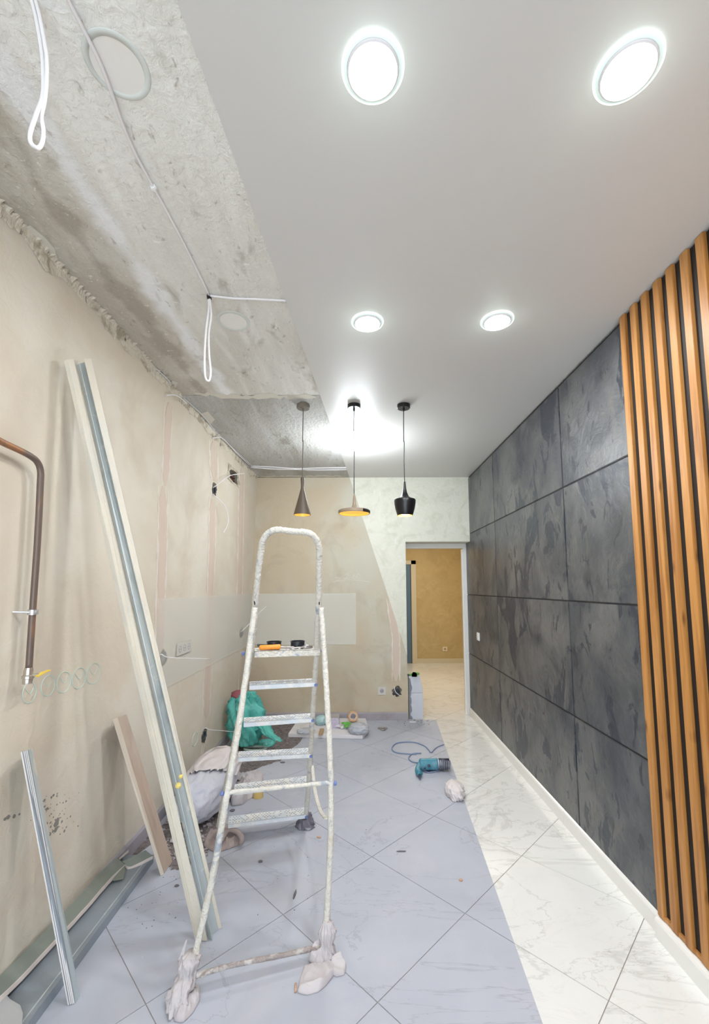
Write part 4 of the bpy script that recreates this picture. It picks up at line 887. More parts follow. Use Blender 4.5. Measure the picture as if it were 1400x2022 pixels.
# sack against the left wall
sp_ = fl(405, 1612)
t = thing('rubble_sack', 'white woven sack slumped against the left wall behind the battens', 'sack', (-1.01, 2.98, 0))
def sack_mesh(bl, br, tl, tr, depth, seed, puff, fold):
    """closed pillow with outline through 4 points; bl,br base; tl,tr top"""
    mb = MB(); nu, nv = 26, 22; c = (bl+br+tl+tr)/4; n = (br-bl).cross(tl-bl).normalized()
    if n.y > 0: n = -n
    grid = {}
    for s in (1, -1):
        for i in range(nu+1):
            for j_ in range(nv+1):
                a, b = i/nu, j_/nv
                p_ = bl.lerp(br, a).lerp(tl.lerp(tr, a), b)
                ex = (1-(2*a-1)**4)*(1-(2*b-1)**4); d_ = depth*puff*max(ex, 0)**.5
                f_ = noise.noise(V((a*3, b*14, seed)))*fold + noise.noise(V((a*9, b*9, seed+4)))*fold*.4
                rim = 1-.10*((2*a-1)**2*(2*b-1)**2)*2
                q = c+(p_-c)*rim + n*s*(d_+f_*max(ex, 0)**.5)
                if q.z < .004: q.z = .004
                if q.x < wx(q.z)+.02: q.x = wx(q.z)+.02
                grid[(s, i, j_)] = len(mb.v); mb.v.append(q)
        for i in range(nu):
            for j_ in range(nv): mb.f.append((grid[(s, i, j_)], grid[(s, i+1, j_)], grid[(s, i+1, j_+1)], grid[(s, i, j_+1)]))
    for i in range(nu):
        for j_ in (0, nv): mb.f.append((grid[(1, i, j_)], grid[(1, i+1, j_)], grid[(-1, i+1, j_)], grid[(-1, i, j_)]))
    for j_ in range(nv):
        for i in (0, nu): mb.f.append((grid[(1, i, j_)], grid[(1, i, j_+1)], grid[(-1, i, j_+1)], grid[(-1, i, j_)]))
    return mb
SC_ = V((-1.01, 2.98, .135))
capshell('body', SC_, (.155, .36, .135), 'sack', (0, 0, 1), -9, 3, .07, 4, parent=t)
capshell('folded_mouth', SC_+V((.0, .03, .012)), (.160, .37, .140), 'sackclean', (-.15, .62, .75), -.015, 8, .22, 11, parent=t, fold_ax=0, grow=1.02)
# rubble
def rubble(name, pts, m, seed, smin, smax, label=None):
    rnd = random.Random(seed); mb = MB()
    for (x, y) in pts:
        s_ = smin+(smax-smin)*rnd.random()**3; base = [V((rnd.uniform(-1, 1), rnd.uniform(-1, 1), rnd.uniform(0, 1))) for _ in range(6)]
        c = V((x, y, 0)); vs = [c+V((math.cos(a*2.1)*s_*rnd.uniform(.6, 1.1), math.sin(a*2.1)*s_*rnd.uniform(.6, 1.1), .0005)) for a in range(3)]
        vs += [c+V((math.cos(a*2.1+.8)*s_*rnd.uniform(.4, .9), math.sin(a*2.1+.8)*s_*rnd.uniform(.4, .9), s_*rnd.uniform(.5, 1.0))) for a in range(3)]
        mb.add(vs, [(0, 1, 2), (3, 4, 5), (0, 1, 3), (1, 4, 3), (1, 2, 4), (2, 5, 4), (2, 0, 5), (0, 3, 5)])
    return obj(name, mb, m, kind='stuff')
rnd = random.Random(4)
def scatter(quad, n, bias=1.0):
    out = []
    for _ in range(n):
        a, b = rnd.random(), rnd.random()**bias; p_ = quad[0].lerp(quad[1], a).lerp(quad[3].lerp(quad[2], a), b); out.append((max(p_.x, wx(0)+.02), min(p_.y, D-.02)))
    return out
q1_ = [fl(330, 1600), fl(425, 1612), fl(405, 1700), fl(325, 1705)]
o = rubble('rubble', scatter(q1_, 420), 'rubble', 1, .002, .014); tag(o, 'heap of broken plaster rubble between the plank and the white sack', 'rubble')
o = rubble('rubble', scatter([fl(480, 1452), fl(600, 1428), fl(560, 1500), fl(455, 1530)], 420), 'dirt', 2, .001, .008); tag(o, 'gritty rubble on the floor around the turquoise bag', 'rubble')
o = rubble('crumbs', scatter([fl(110, 1750), fl(330, 1640), fl(420, 1760), fl(300, 1850)], 160, .6)+scatter([fl(440, 1500), fl(720, 1460), fl(760, 1760), fl(420, 1900)], 170), 'darkchip', 3, .0008, .0035); tag(o, 'dark crumbs scattered over the dusty floor', 'crumbs')
o = rubble('crumbs', scatter([fl(380, 1500), fl(900, 1470), fl(1000, 2000), fl(200, 2010)], 90), 'foam', 5, .0008, .003); tag(o, 'white plaster crumbs scattered over the dusty floor', 'crumbs')
def dirt_patch(pts, label, m='dirt', z=.0015, seed=0):
    rnd = random.Random(seed); P = [fl(u, v) for u, v in pts]; out = []
    for i in range(len(P)):
        a, b = P[i], P[(i+1) % len(P)]
        for k in range(7):
            q = a.lerp(b, k/7); q += V((rnd.uniform(-.02, .02), rnd.uniform(-.02, .02), 0)); q.x = max(q.x, wx(0)+.017); q.y = min(q.y, D-.016); out.append(V((q.x, q.y, .0003)))
    o = obj('dirt_layer', MB().prism(out, (0, 0, z)), m, kind='stuff'); tag(o, label, 'dirt'); return o
dirt_patch([(455, 1475), (520, 1424), (640, 1424), (600, 1452), (560, 1500), (500, 1520), (462, 1530)], 'layer of grey grit on the floor behind the ladder', seed=1)
dirt_patch([(60, 1860), (300, 1625), (318, 1640), (300, 1665), (120, 1850)], 'dusty brown grit along the left skirting', seed=6)
dirt_patch([(318, 1640), (345, 1585), (440, 1590), (432, 1650), (405, 1690), (350, 1720), (330, 1710)], 'layer of grey grit under the plaster rubble', seed=2)
stl = [(345, 1663, .024, 'pale flat plaster lump right of the short plank'), (350, 1690, .018, 'small plaster lump nearest the plank foot'), (357, 1650, .016, 'grey plaster lump beside the long batten'), (333, 1622, .016, 'plaster lump between plank and sack'), (412, 1630, .014, 'white plaster lump right of the long channel')]
for i, (u, v, r, lab) in enumerate(stl):
    p_ = fl(u, v); o = crumple('plaster_lump', p_+V((0, 0, .002)), (r*2.2, r*1.8, r*1.1), 'rubble', i+1, .25, 1.6, sub=2); tag(o, lab, 'rubble piece')
    o.data.polygons.foreach_set('use_smooth', [False]*len(o.data.polygons))

# turquoise bag in the far left corner
cb = fl(482, 1474)
t = thing('plastic_bag', 'crumpled turquoise plastic bag standing by the left corner behind the ladder', 'bag', (cb.x, cb.y, 0))
def drape(rings, seed, n=72, amp=.16, fr=6, lean=None):
    mb = MB(); b0 = 0
    sub = []
    for i in range(len(rings)-1):
        for k in range(9): 
            a = rings[i]; b = rings[i+1]; f_ = k/9; sub.append((a[0].lerp(b[0], f_), a[1]+(b[1]-a[1])*f_, a[2]+(b[2]-a[2])*f_))
    sub.append(rings[-1])
    for i, (c, rx, ry) in enumerate(sub):
        for k in range(n):
            a = 2*math.pi*k/n; a2 = a+i*.03; f_ = 1+amp*1.3*(.35-abs(noise.noise(V((math.cos(a2)*1.9, math.sin(a2)*1.9, i*.04+seed)))*2.4)) + amp*1.1*(.3-abs(noise.noise(V((math.cos(a2)*4.2, math.sin(a2)*4.2, i*.08+seed*2)))*2.2))
            q = c+V((math.cos(a)*rx*f_, math.sin(a)*ry*f_, .006*noise.noise(V((a*2, i*.3, seed)))))
            q.z = max(q.z, .003); q.x = max(q.x, wx(q.z)+.02); q.y = min(q.y, D-.02); mb.v.append(q)
    m_ = len(sub)
    for i in range(m_-1):
        for k in range(n): mb.f.append((i*n+k, i*n+(k+1) % n, (i+1)*n+(k+1) % n, (i+1)*n+k))
    mb.f.append(tuple(range(n))[::-1]); mb.f.append(tuple((m_-1)*n+k for k in range(n)))
    return mb
ygb = 4.0
gp = lambda u, v, y=ygb: aty(u, v, y)
fs_ = lambda px, y=ygb: px*y/FPX
obj('bag_body', drape([(gp(486, 1468), fs_(20), .08), (gp(487, 1450), fs_(32), .10), (gp(488, 1428), fs_(35), .11), (gp(486, 1400), fs_(33), .10), (gp(482, 1378), fs_(28), .08), (gp(488, 1366), fs_(14), .05)], 1.0, amp=.26), 'green', t, smooth=True)
obj('bag_tail', drape([(gp(500, 1445), fs_(12), .05), (gp(520, 1430, 3.98), fs_(12), .05), (gp(528, 1446, 3.9), fs_(11), .03), (gp(545, 1460, 3.85), fs_(8), .03), (gp(556, 1463, 3.8), fs_(3), .015)], 3.0, n=28, amp=.3), 'green', t, smooth=True)
o = cloth_patch('bag_flap', [fl(u, v) for u, v in [(500, 1474), (512, 1466), (535, 1464), (546, 1466), (538, 1474), (518, 1478)]], 'green', .03, 6, parent=t, amp=.8, folds=12)
o = crumple('red_cloth', gp(472, 1385, ygb+.02), (.14, .10, .09), 'red', 4, .3, sub=3, flat=False); tag(o, 'dusty red cloth tucked on top of the turquoise bag', 'cloth')
# bucket-like wooden box behind the bag
bxp = V((aty(512, 1400, 4.25).x, 4.25, 0))
o = obj('grey_canister', MB().lathe([(.052, 0), (.055, .01), (.055, .27), (.048, .285), (.0001, .285)], bxp, 24), 'brownrag', smooth=True, auto=.5); tag(o, 'dusty grey brown canister behind the turquoise bag', 'canister')
# grey-green oval tape ring
c = fl(504, 1481)
rp_ = [c+V((math.cos(a)*.095, math.sin(a)*.05, .012)) for a in [2*math.pi*i/28 for i in range(28)]]
def ring(pts, r, m, name, parent=None, n=10):
    mb = MB(); N_ = len(pts)
    for i in range(N_):
        d = (pts[(i+1) % N_]-pts[i-1]).normalized(); a = V((0, 0, 1)); b = d.cross(a)
        for k in range(n): tq = 2*math.pi*k/n; mb.v.append(pts[i]+(a*math.cos(tq)+b*math.sin(tq))*r)
    for i in range(N_):
        for k in range(n): mb.f.append((i*n+k, i*n+(k+1) % n, ((i+1) % N_)*n+(k+1) % n, ((i+1) % N_)*n+k))
    return obj(name, mb, m, parent, smooth=True)
M['ringgrn'] = mat('grey_green_plastic', (176, 190, 180), .6)
o = ring(rp_, .011, 'ringgrn', 'oval_ring'); tag(o, 'pale grey green oval ring on the grit in front of the turquoise bag', 'plastic ring')
# bag scrap behind crossbar and yellow lid
c = fl(500, 1580); o = cloth_patch('cloth_scrap', [fl(u, v) for u, v in [(455, 1580), (462, 1560), (485, 1552), (505, 1558), (505, 1572), (490, 1580), (478, 1590), (458, 1592)]], 'rag', .06, 12, amp=.8, folds=14); tag(o, 'crumpled pale cloth on the floor behind the lower steps', 'cloth')
o = cloth_patch('cloth_flap', [fl(u, v) for u, v in [(468, 1552), (478, 1540), (498, 1531), (518, 1530), (520, 1540), (512, 1552), (490, 1556)]], 'rag', .05, 15, amp=.6, folds=10); tag(o, 'flared pale cloth corner lying behind the fifth step', 'cloth')
c = fl(510, 1574); o = obj('yellow_lid', MB().lathe([(.033, 0), (.034, .004), (.032, .045), (.028, .05), (.0001, .05)], c, 28), 'yellow', smooth=True, auto=.5); tag(o, 'pale yellow plastic cup lid on the floor behind the ladder steps', 'lid')
for i, (u, v, rx, ry, lab) in enumerate([(558, 1506, .02, .012, 'dark chip behind the ladder steps'), (459, 1601, .018, .016, 'round dark spot of grit behind the left leg'), (582, 1767, .006, .03, 'thin dark sliver in the middle of the dusty floor'), (793, 1682, .028, .004, 'short dark strip on the dusty floor right of the ladder'), (630, 1654, .014, .009, 'small brown pebble right of the far foot'), (910, 1739, .010, .010, 'brown pebble near the cut to the clean tiles'), (349, 1750, .012, .008, 'dark pebble left of the long batten'), (514, 1702, .014, .01, 'crumpled dark pebble in front of the steps')]):
    c = fl(u, v); n = 9; rr = random.Random(i); poly = [c+V((math.cos(2*math.pi*k/n)*rx*rr.uniform(.8, 1.1), math.sin(2*math.pi*k/n)*ry*rr.uniform(.8, 1.1)+(math.cos(2*math.pi*k/n)*.014 if i == 2 else 0), .0005)) for k in range(n)]
    o = obj('floor_chip', MB().prism(poly, (0, 0, .005)), 'cork' if i in (4, 5) else 'darkchip', bevel=.001); tag(o, lab, 'debris')
c = fl(583, 1952); o = obj('cigarette_stub', MB().tube([c+V((0, .012, .006)), c+V((.004, -.018, .006))], .0042, 10), 'cork', smooth=True); tag(o, 'tan stub lying beside the cloth on the near right ladder foot', 'stub')

# foam board with things near the back wall
zb0 = .035
fb = [fl(569, 1456), fl(716, 1460), fl(728, 1447), fl(722, 1425), fl(600, 1421), fl(585, 1432)]
o = obj('foam_board', MB().prism([V((q.x, min(q.y, D-.02), .001)) for q in fb], (0, 0, zb0)), 'foam', bevel=.003); tag(o, 'white foam board lying on the floor before the back wall', 'board')
def onb(u, v, z=zb0): return fl(u, v, z+.001)
p_ = onb(660, 1438); o = thing('carton', 'small lilac carton on the foam board', 'box', p_)
w2 = .055; d2 = .06; h2_ = .10
obj('body', MB().box((p_.x-w2-.01, p_.y, p_.z), (p_.x+w2-.01, p_.y+.12, p_.z+h2_)), 'lilacbox', o, bevel=.002); obj('lid', MB().box((p_.x-w2-.011, p_.y-.001, p_.z+h2_), (p_.x+w2-.009, p_.y+.121, p_.z+h2_+.004)), 'cartontop', o)
c = onb(697, 1424); c = V((c.x, c.y-.02, c.z+.055)); o = thing('tape_roll', 'tan tape roll standing behind the green glove', 'tape roll', c)
obj('tape', MB().lathe([(.036, -.022), (.052, -.022), (.052, .022), (.036, .022)], c, 32, (.15, -1, .25), closed=True), 'tape', o, smooth=True, auto=.5); obj('core', MB().lathe([(.030, -.021), (.0358, -.021), (.0358, .021), (.030, .021)], c, 32, (.15, -1, .25), closed=True), 'tapecore', o)
# glove: palm + fingers
def glove(c, m, m2, label, rot, sc=1.0):
    t = thing('work_glove', label, 'glove', c); R = Matrix.Rotation(rot, 3, 'Z')
    tr = lambda x, y, z: c+R @ V((x*sc, y*sc, z*sc))
    mb = MB().tube([tr(-.05, 0, .012), tr(-.02, 0, .014), tr(.03, 0, .014), tr(.05, 0, .012)], [.03*sc, .036*sc, .042*sc, .036*sc], 14, flat=.4, hint=(R @ V((0, 1, 0))))
    obj('palm', mb, m, t, smooth=True)
    for k, (a, l) in enumerate([(-.5, .05), (-.15, .075), (.15, .08), (.45, .065)]):
        b0_ = tr(.045, (k-1.5)*.019, .014); b1_ = tr(.045+l*math.cos(a*.6), (k-1.5)*.019+l*math.sin(a*.6), .012+.004*k)
        obj('finger', MB().tube([b0_, b0_.lerp(b1_, .5)+V((0, 0, .008)), b1_], [.0105*sc, .0105*sc, .007*sc], 8), m, t, smooth=True)
    obj('finger', MB().tube([tr(0, .035, .012), tr(.03, .07, .014)], [.012*sc, .008*sc], 8), m, t, smooth=True)
    obj('cuff', MB().tube([tr(-.085, 0, .010), tr(-.05, 0, .012)], [.034*sc, .031*sc], 14, flat=.42, hint=(R @ V((0, 1, 0)))), m2, t, smooth=True)
glove(onb(693, 1436, zb0+.02), 'glovegreen', 'glovegrey', 'green work glove lying on the plastic bag beside the lilac carton', 2.2, .95)
glove(onb(680, 1437, zb0+.0), 'foam', 'glovegrey', 'white work glove under the green glove', 3.0, .8)
t = thing('clear_bag', 'dusty clear plastic bag at the right end of the foam board', 'bag', onb(708, 1445)); crumple('film', onb(708, 1446), (.20, .20, .09), 'film', 22, .22, 2.0, parent=t)
o = crumple('clear_bag', onb(604, 1446), (.16, .14, .035), 'film', 25, .22, 2.0); tag(o, 'flat clear plastic bag at the left end of the foam board', 'bag')
p_ = onb(633, 1452); o = obj('wood_block', MB().box((p_.x-.02, p_.y, p_.z), (p_.x+.02, p_.y+.14, p_.z+.02)), 'cardbrown', bevel=.002); tag(o, 'small brown wood block on the foam board', 'wood block')
o = crumple('blue_cloth', onb(635, 1430), (.13, .12, .10), 'paleblue', 31, .18); tag(o, 'pale blue cloth bundle on the foam board behind the ladder', 'cloth')
o = obj('foam_piece', MB().box(tuple(onb(694, 1447)), tuple(onb(694, 1447)+V((.14, .05, .02)))), 'foam', bevel=.003) if False else None
# dark stuff at skirting
# metal scraper
p_ = fl(756, 1440); t = thing('metal_scraper', 'small grey metal bracket lying on the floor near the back wall', 'metal bracket', p_)
obj('blade', MB().box((p_.x-.05, p_.y+.0, .002), (p_.x+.05, p_.y+.045, .006)), 'steel', t, bevel=.001)
ring([p_+V((.0+.024*math.cos(a), -.018+.03*math.sin(a), .007)) for a in [2*math.pi*i/20 for i in range(20)]], .007, 'steel', 'loop', t)
# debris near door
o = rubble('rubble', scatter([fl(785, 1422), fl(845, 1419), fl(850, 1432), fl(780, 1434)], 70), 'rubble', 9, .003, .014); tag(o, 'scattered plaster bits beside the aerated blocks', 'rubble')
p_ = fl(815, 1427); o = obj('plaster_chip', MB().box((p_.x-.035, p_.y-.008, .001), (p_.x+.035, p_.y+.012, .014)), 'foam', bevel=.002); tag(o, 'white oblong plaster chip in front of the aerated blocks', 'debris')

# aerated concrete blocks in the passage
by = D+.02
bx0 = OX+.018; bx1 = aty(835.5, 1400, by).x
zj = aty(820, 1368, by).z; ztp = aty(820, 1335, by).z
t1b = thing('aerated_block', 'lower aerated concrete block standing in the doorway', 'concrete block', (bx0, by, 0), 'aerated blocks in the doorway')
obj('body', MB().box((bx0, by, .001), (bx1, by+.10, zj-.003)), 'block', t1b, bevel=.003)
t2b = thing('aerated_block', 'upper aerated concrete block stacked in the doorway, its corner cut', 'concrete block', (bx0, by, zj), 'aerated blocks in the doorway')
cutx = bx1-.03
obj('body', MB().prism([(bx0, by, zj), (bx1, by, zj), (bx1, by, zj+.03), (aty(829, 1335, by).x, by, ztp), (bx0, by, ztp)], (0, .10, 0)), 'block', t2b, bevel=.003)
mort = MB(); rnd = random.Random(2); poly = []
zz = .001
while zz < ztp-.02: poly.append((bx0+.012+.022*rnd.random(), zz)); zz += .022
obj('mortar_smear', MB().prism([V((OX+.0165, by-.006, .001))]+[V((a, by-.006, b)) for a, b in poly]+[V((OX+.0165, by-.006, ztp-.02))], (0, .0055, 0)), 'mortar', t1b)
g1p = V((bx0+.04, by+.04, ztp+.001)); glove(g1p, 'glovegreen', 'glovegrey', 'green work glove on top of the aerated blocks', .2, .7)
o = obj('dark_cloth', drape([(V((OX+.075, by+.07, ztp+.001)), .028, .03), (V((OX+.075, by+.075, ztp+.03)), .028, .026), (V((OX+.07, by+.08, ztp+.05)), .012, .014)], 5, n=24, amp=.1), 'tooldark', smooth=True); tag(o, 'small dark bundled cloth behind the glove on the blocks', 'cloth')  # made-up lump in place of the dark wedge of the doorway

# power tool
yt = fl(855, 1522).y
t = thing('rotary_hammer', 'teal and grey rotary hammer drill lying on the dusty floor by the cut', 'power tool', fl(850, 1518))
tp = lambda u, v, y=yt: aty(u, v, y)
s_ = yt/FPX
bodyp = [tp(826, 1505), tp(831, 1497), tp(838, 1493), tp(848, 1493), tp(861, 1493)]
rz = lambda p_, z: V((p_.x, p_.y, z))
obj('motor_housing', MB().tube(smooth_path([rz(q, .05+.0*i) for i, q in enumerate([tp(827, 1500), tp(832, 1498), tp(842, 1497), tp(852, 1497), tp(863, 1497)])], 4), [.012*1+.0 if i == 0 else min(.043, .026+.006*i) for i in range(17)], 18), 'teal', t, smooth=True)
obj('gear_case', MB().tube([rz(tp(862, 1497), .05), rz(tp(864, 1497), .05), rz(tp(874, 1497), .05), rz(tp(884, 1498), .048), rz(tp(888, 1498), .046)], [.036, .040, .040, .036, .030], 18), 'toolgrey', t, smooth=True, auto=.7)
obj('top_rail', MB().tube([rz(tp(866, 1492), .086), rz(tp(886, 1492), .084)], .009, 10, flat=1.6), 'tooldark', t, smooth=True)
for k in range(5): obj('cooling_fin', MB().lathe([(.0405, -.003), (.043, 0), (.0405, .003)], rz(tp(867+k*3.6, 1497), .05), 18, (1, 0, 0)), 'tooldark', t)
obj('handle', MB().tube(smooth_path([rz(tp(829, 1500), .05), rz(tp(825, 1506, yt-.05), .04), rz(tp(825, 1512, yt-.09), .032), rz(tp(830, 1514, yt-.13), .03)], 4), [.022, .022, .021, .021, .02, .02, .02, .021, .022, .023, .023, .022, .02], 14), 'teal', t, smooth=True)
obj('trigger', MB().tube([rz(tp(836, 1503, yt-.03), .04), rz(tp(841, 1506, yt-.04), .035)], .010, 8), 'tooldark', t)
obj('brush_cap', MB().lathe([(.012, 0), (.012, .006), (.0001, .007)], rz(tp(840, 1500, yt), .055)+V((.02, -.042, 0)), 14, (0, -1, .2)), 'tooldark', t)
obj('strain_relief', MB().tube([rz(tp(828, 1514, yt-.13), .026), rz(tp(829, 1521, yt-.17), .014)], [.010, .006], 10), 'tooldark', t, smooth=True)
fp = lambda u, v, z=.006: fl(u, v, z)
obj('power_cord', MB().tube(smooth_path([rz(tp(829, 1521, yt-.17), .012), fp(834, 1521), fp(845, 1525), fp(860, 1523), fp(875, 1517), fp(883, 1509)], 6), .0045, 8), 'flex', t, smooth=True)
cable('flex_loop', [fp(850, 1486), fp(840, 1474), fp(820, 1466), fp(800, 1465), fp(782, 1468), fp(774, 1477), fp(780, 1485), fp(800, 1488), fp(822, 1489)], .005, 'flex', 'blue grey flex looping over the dusty floor left of the drill', 'cable', k=8, n=8)
cable('flex_loop', [fp(832, 1487, .008), fp(815, 1488), fp(807, 1496), fp(812, 1503), fp(824, 1506)], .005, 'flex', 'small tight flex loop at the handle end of the drill', 'cable', k=8, n=8)
cable('flex_loop', [fp(886, 1508), fp(868, 1512), fp(852, 1519), fp(843, 1517), fp(843, 1508), fp(850, 1503), fp(866, 1504), fp(873, 1511)], .006, 'flex', 'flex coiled in front of the drill body', 'cable', k=8, n=8)
cable('flex_loop', [fp(852, 1486), fp(862, 1476), fp(876, 1470)], .004, 'flex', 'short flex end reaching the clean tiles behind the drill', 'cable', k=6, n=8)
pc = fp(847, 1519, .014)
obj('plug', MB().tube([fp(854, 1517, .014), pc, fp(842, 1520, .014)], [.008, .018, .014], 12).tube([fp(842, 1518.5, .016), fp(838, 1519, .016)], .003, 6), 'tooldark', t, smooth=True)
# white bag cut by the boundary
wbp = fl(899, 1572); mb = drape([(V((wbp.x, wbp.y, .004)), .055, .09), (V((wbp.x, wbp.y, .03)), .065, .10), (V((wbp.x+.0, wbp.y+.01, .065)), .058, .085), (V((wbp.x, wbp.y+.02, .085)), .03, .045)], 7, amp=.14)
o = obj('white_bag', mb, 'sackclean', smooth=True); tag(o, 'small white bag on the dusty floor against the edge of the clean tiles', 'bag')
# plastic sheet lower left corner
o = obj('plastic_sheet', MB().prism([fl(-20, 1945, .06), fl(8, 1957, .06), fl(20, 1972, .06), fl(40, 1984, .06), (fl(46, 2000, .06)), fl(44, 2022, .055), fl(30, 2050, .05), fl(-40, 2050, .05)], (-.004, .002, -.004)), 'sheet', bevel=.001); tag(o, 'torn grey sheet at the near left corner of the floor', 'sheet')

# ================================================================== STEP LADDER
FR = fl(603, 1632); FL = fl(431, 1648); NR = fl(641, 1893); NL = fl(369, 1962)
HR = aty(631, 1196, 2.03); HL = aty(502, 1195, 1.93)
e = (HR-HL).normalized(); Fm = (FR+FL)/2; Hm = (HR+HL)/2
nP = (FR-FL).normalized().lerp(e, .5).cross(Hm-Fm).normalized()
rp = lambda u, v: onplane(u, v, Hm, nP)
lad = thing('step_ladder', 'paint crusted aluminium step ladder standing in the middle of the dusty floor', 'ladder', ((FR.x+NL.x)/2, (FR.y+NL.y)/2, 0))
fR = rp(603, 1618); fL = rp(431, 1632)
RAD = .0135
railpts = [fR, rp(610, 1540), rp(617, 1420), rp(624, 1300), rp(629, 1196), rp(630, 1130), rp(630, 1100), rp(630, 1082), rp(625, 1066), rp(615, 1055), rp(602, 1051), rp(585, 1050), rp(565, 1048), rp(548, 1046), rp(536, 1049), rp(525, 1058), rp(518, 1072), rp(515, 1090), rp(510, 1130), rp(505, 1180), rp(500, 1250), rp(488, 1330), rp(470, 1430), rp(448, 1545), fL]
obj('rail_frame', MB().tube(smooth_path(railpts, 14), RAD, 14, jit=.13), 'paint', lad, smooth=True, label='looped rail with thick white paint crust')
# support legs (bowed)
def legpath(F, KN, Hh): return smooth_path([Hh, Hh.lerp(KN, .35)+(KN-Hh)*0, KN, KN.lerp(F, .5), F], 12)
KR = aty(653, 1545, 2.03+(NR.y-2.03)*.60); KL = aty(449, 1565, 1.93+(NL.y-1.93)*.60)
mR = aty(641, 1300, 2.03+(NR.y-2.03)*.22); mL = aty(490, 1300, 1.93+(NL.y-1.93)*.22)
m2R = aty(648, 1420, 2.03+(NR.y-2.03)*.42); m2L = aty(472, 1430, 1.93+(NL.y-1.93)*.42)
NRt = aty(643, 1872, NR.y+.0); NLt = aty(374, 1940, NL.y)
HRn = aty(634, 1200, 2.01); HLn = aty(503, 1200, 1.91)
obj('leg', MB().tube(smooth_path([HRn, mR, m2R, KR, aty(652, 1680, 2.03+(NR.y-2.03)*.78), NR+V((0, 0, .012))], 12), .0125, 14, jit=.12), 'paint', lad, smooth=True)
obj('leg', MB().tube(smooth_path([HLn, mL, m2L, KL, aty(418, 1740, 1.93+(NL.y-1.93)*.80), NL+V((0, 0, .012))], 12), .0125, 14, jit=.12), 'paint', lad, smooth=True)
obj('crossbar', MB().tube(smooth_path([KL, KL.lerp(KR, .5), KR+V((.012, 0, 0))], 10), .0085, 12, jit=.15), 'paint', lad, smooth=True)
bbL = NL.lerp(HLn, .045)+V((0, 0, .0)); bbR = NR.lerp(HRn, .035)
obj('bottom_bar', MB().tube(smooth_path([aty(383, 1928, NL.y), aty(450, 1908, (NL.y*.75+NR.y*.25)), aty(540, 1890, (NL.y*.4+NR.y*.6)), aty(638, 1868, NR.y)], 10), .0085, 12, jit=.2), 'rustbar', lad, smooth=True, label='rust stained lower bar')
for q in (KL, KR+V((.012, 0, 0)), rp(633, 1284), rp(489, 1290)):
    obj('bolt', MB().lathe([(.008, -.006), (.010, 0), (.008, .006), (.0001, .007)], q+V((.008 if q.x > -.4 else -.018, -.008, 0)), 8, (1, 0, 0)), 'bluetape', lad)
for q in (rp(630.5, 1189), rp(504, 1189)):
    obj('slot', MB().tube([q+V((0, -.0128, .006)), q+V((.001, -.0128, -.012))], [.004, .002], 8), 'darkgap', lad)
steps = [((499, 1291), (634, 1287)), ((489, 1356), (625, 1349)), ((478, 1429), (619, 1419)), ((468, 1497), (615, 1489)), ((459, 1563), (611, 1545)), ((448, 1628), (606, 1608))]
lead = V((nP.x, nP.y, 0)).normalized()
if lead.y < 0: lead = -lead
for i, (a, b) in enumerate(steps):
    A_ = rp(*a); B_ = rp(*b); ax_ = (B_-A_); 
    dpt = .11 if i == 0 else .085; h = .030 if i == 0 else .024
    fwd = V((-ax_.y, ax_.x, 0)).normalized()
    if fwd.y < 0: fwd = -fwd
    A1 = A_+ax_.normalized()*.008-fwd*.022; B1 = B_-ax_.normalized()*.008-fwd*.022
    st_ = obj('step', MB().hexa([A1-V((0, 0, h/2)), A1+fwd*.002-V((0, 0, h/2)), A1+fwd*.002+V((0, 0, h/2)), A1+V((0, 0, h/2))], [B1-V((0, 0, h/2)), B1+fwd*.002-V((0, 0, h/2)), B1+fwd*.002+V((0, 0, h/2)), B1+V((0, 0, h/2))])
        .hexa([A1+V((0, 0, h/2-.004)), A1+fwd*dpt+V((0, 0, h/2-.004)), A1+fwd*dpt+V((0, 0, h/2)), A1+V((0, 0, h/2))], [B1+V((0, 0, h/2-.004)), B1+fwd*dpt+V((0, 0, h/2-.004)), B1+fwd*dpt+V((0, 0, h/2)), B1+V((0, 0, h/2))])
        .hexa([A1+fwd*(dpt-.002)-V((0, 0, h/2)), A1+fwd*dpt-V((0, 0, h/2)), A1+fwd*dpt+V((0, 0, h/2-.004)), A1+fwd*(dpt-.002)+V((0, 0, h/2-.004))], [B1+fwd*(dpt-.002)-V((0, 0, h/2)), B1+fwd*dpt-V((0, 0, h/2)), B1+fwd*dpt+V((0, 0, h/2-.004)), B1+fwd*(dpt-.002)+V((0, 0, h/2-.004))])
        , 'paint' if i == 0 else 'step', lad, bevel=.001)
    if i == 0: st_['label'] = 'white painted top platform'; PLA, PLB, PLF = A1+V((0, 0, h/2)), B1+V((0, 0, h/2)), fwd
    else:
        hm = MB(); rnd = random.Random(i); nx = 26
        for r_ in range(5):
            for k in range(nx):
                if rnd.random() < .30: continue
                f_ = (k+.5+(.5 if r_ % 2 else 0))/nx
                if f_ > .97: continue
                c_ = A1.lerp(B1, f_)+fwd*(.012+r_*.015)+V((0, 0, h/2)); l_ = ax_.normalized()*.0055; q_ = fwd*.0032
                hm.prism([c_-l_, c_-q_, c_+l_, c_+q_], (0, 0, .0006))
        ho = obj('grip_pattern', hm, 'hole', st_); ho['kind'] = 'stuff'
        cq = B1+V((0, 0, 0))+ax_.normalized()*.004
        obj('end_cap', MB().box(tuple(cq+V((-.010, -.006, -.010))), tuple(cq+V((.006, .004, .002)))), 'bluetape', st_, bevel=.001)
# hold-open strap
obj('spreader_strap', MB().tube(smooth_path([rp(617, 1510)+V((0, -.01, 0)), aty(622, 1560, 2.38), aty(632, 1598, 2.2), aty(645, 1617, 2.03+(NR.y-2.03)*.70)], 8), .010, 8, flat=.25, hint=(1, 0, 0)), 'paint', lad, smooth=True)
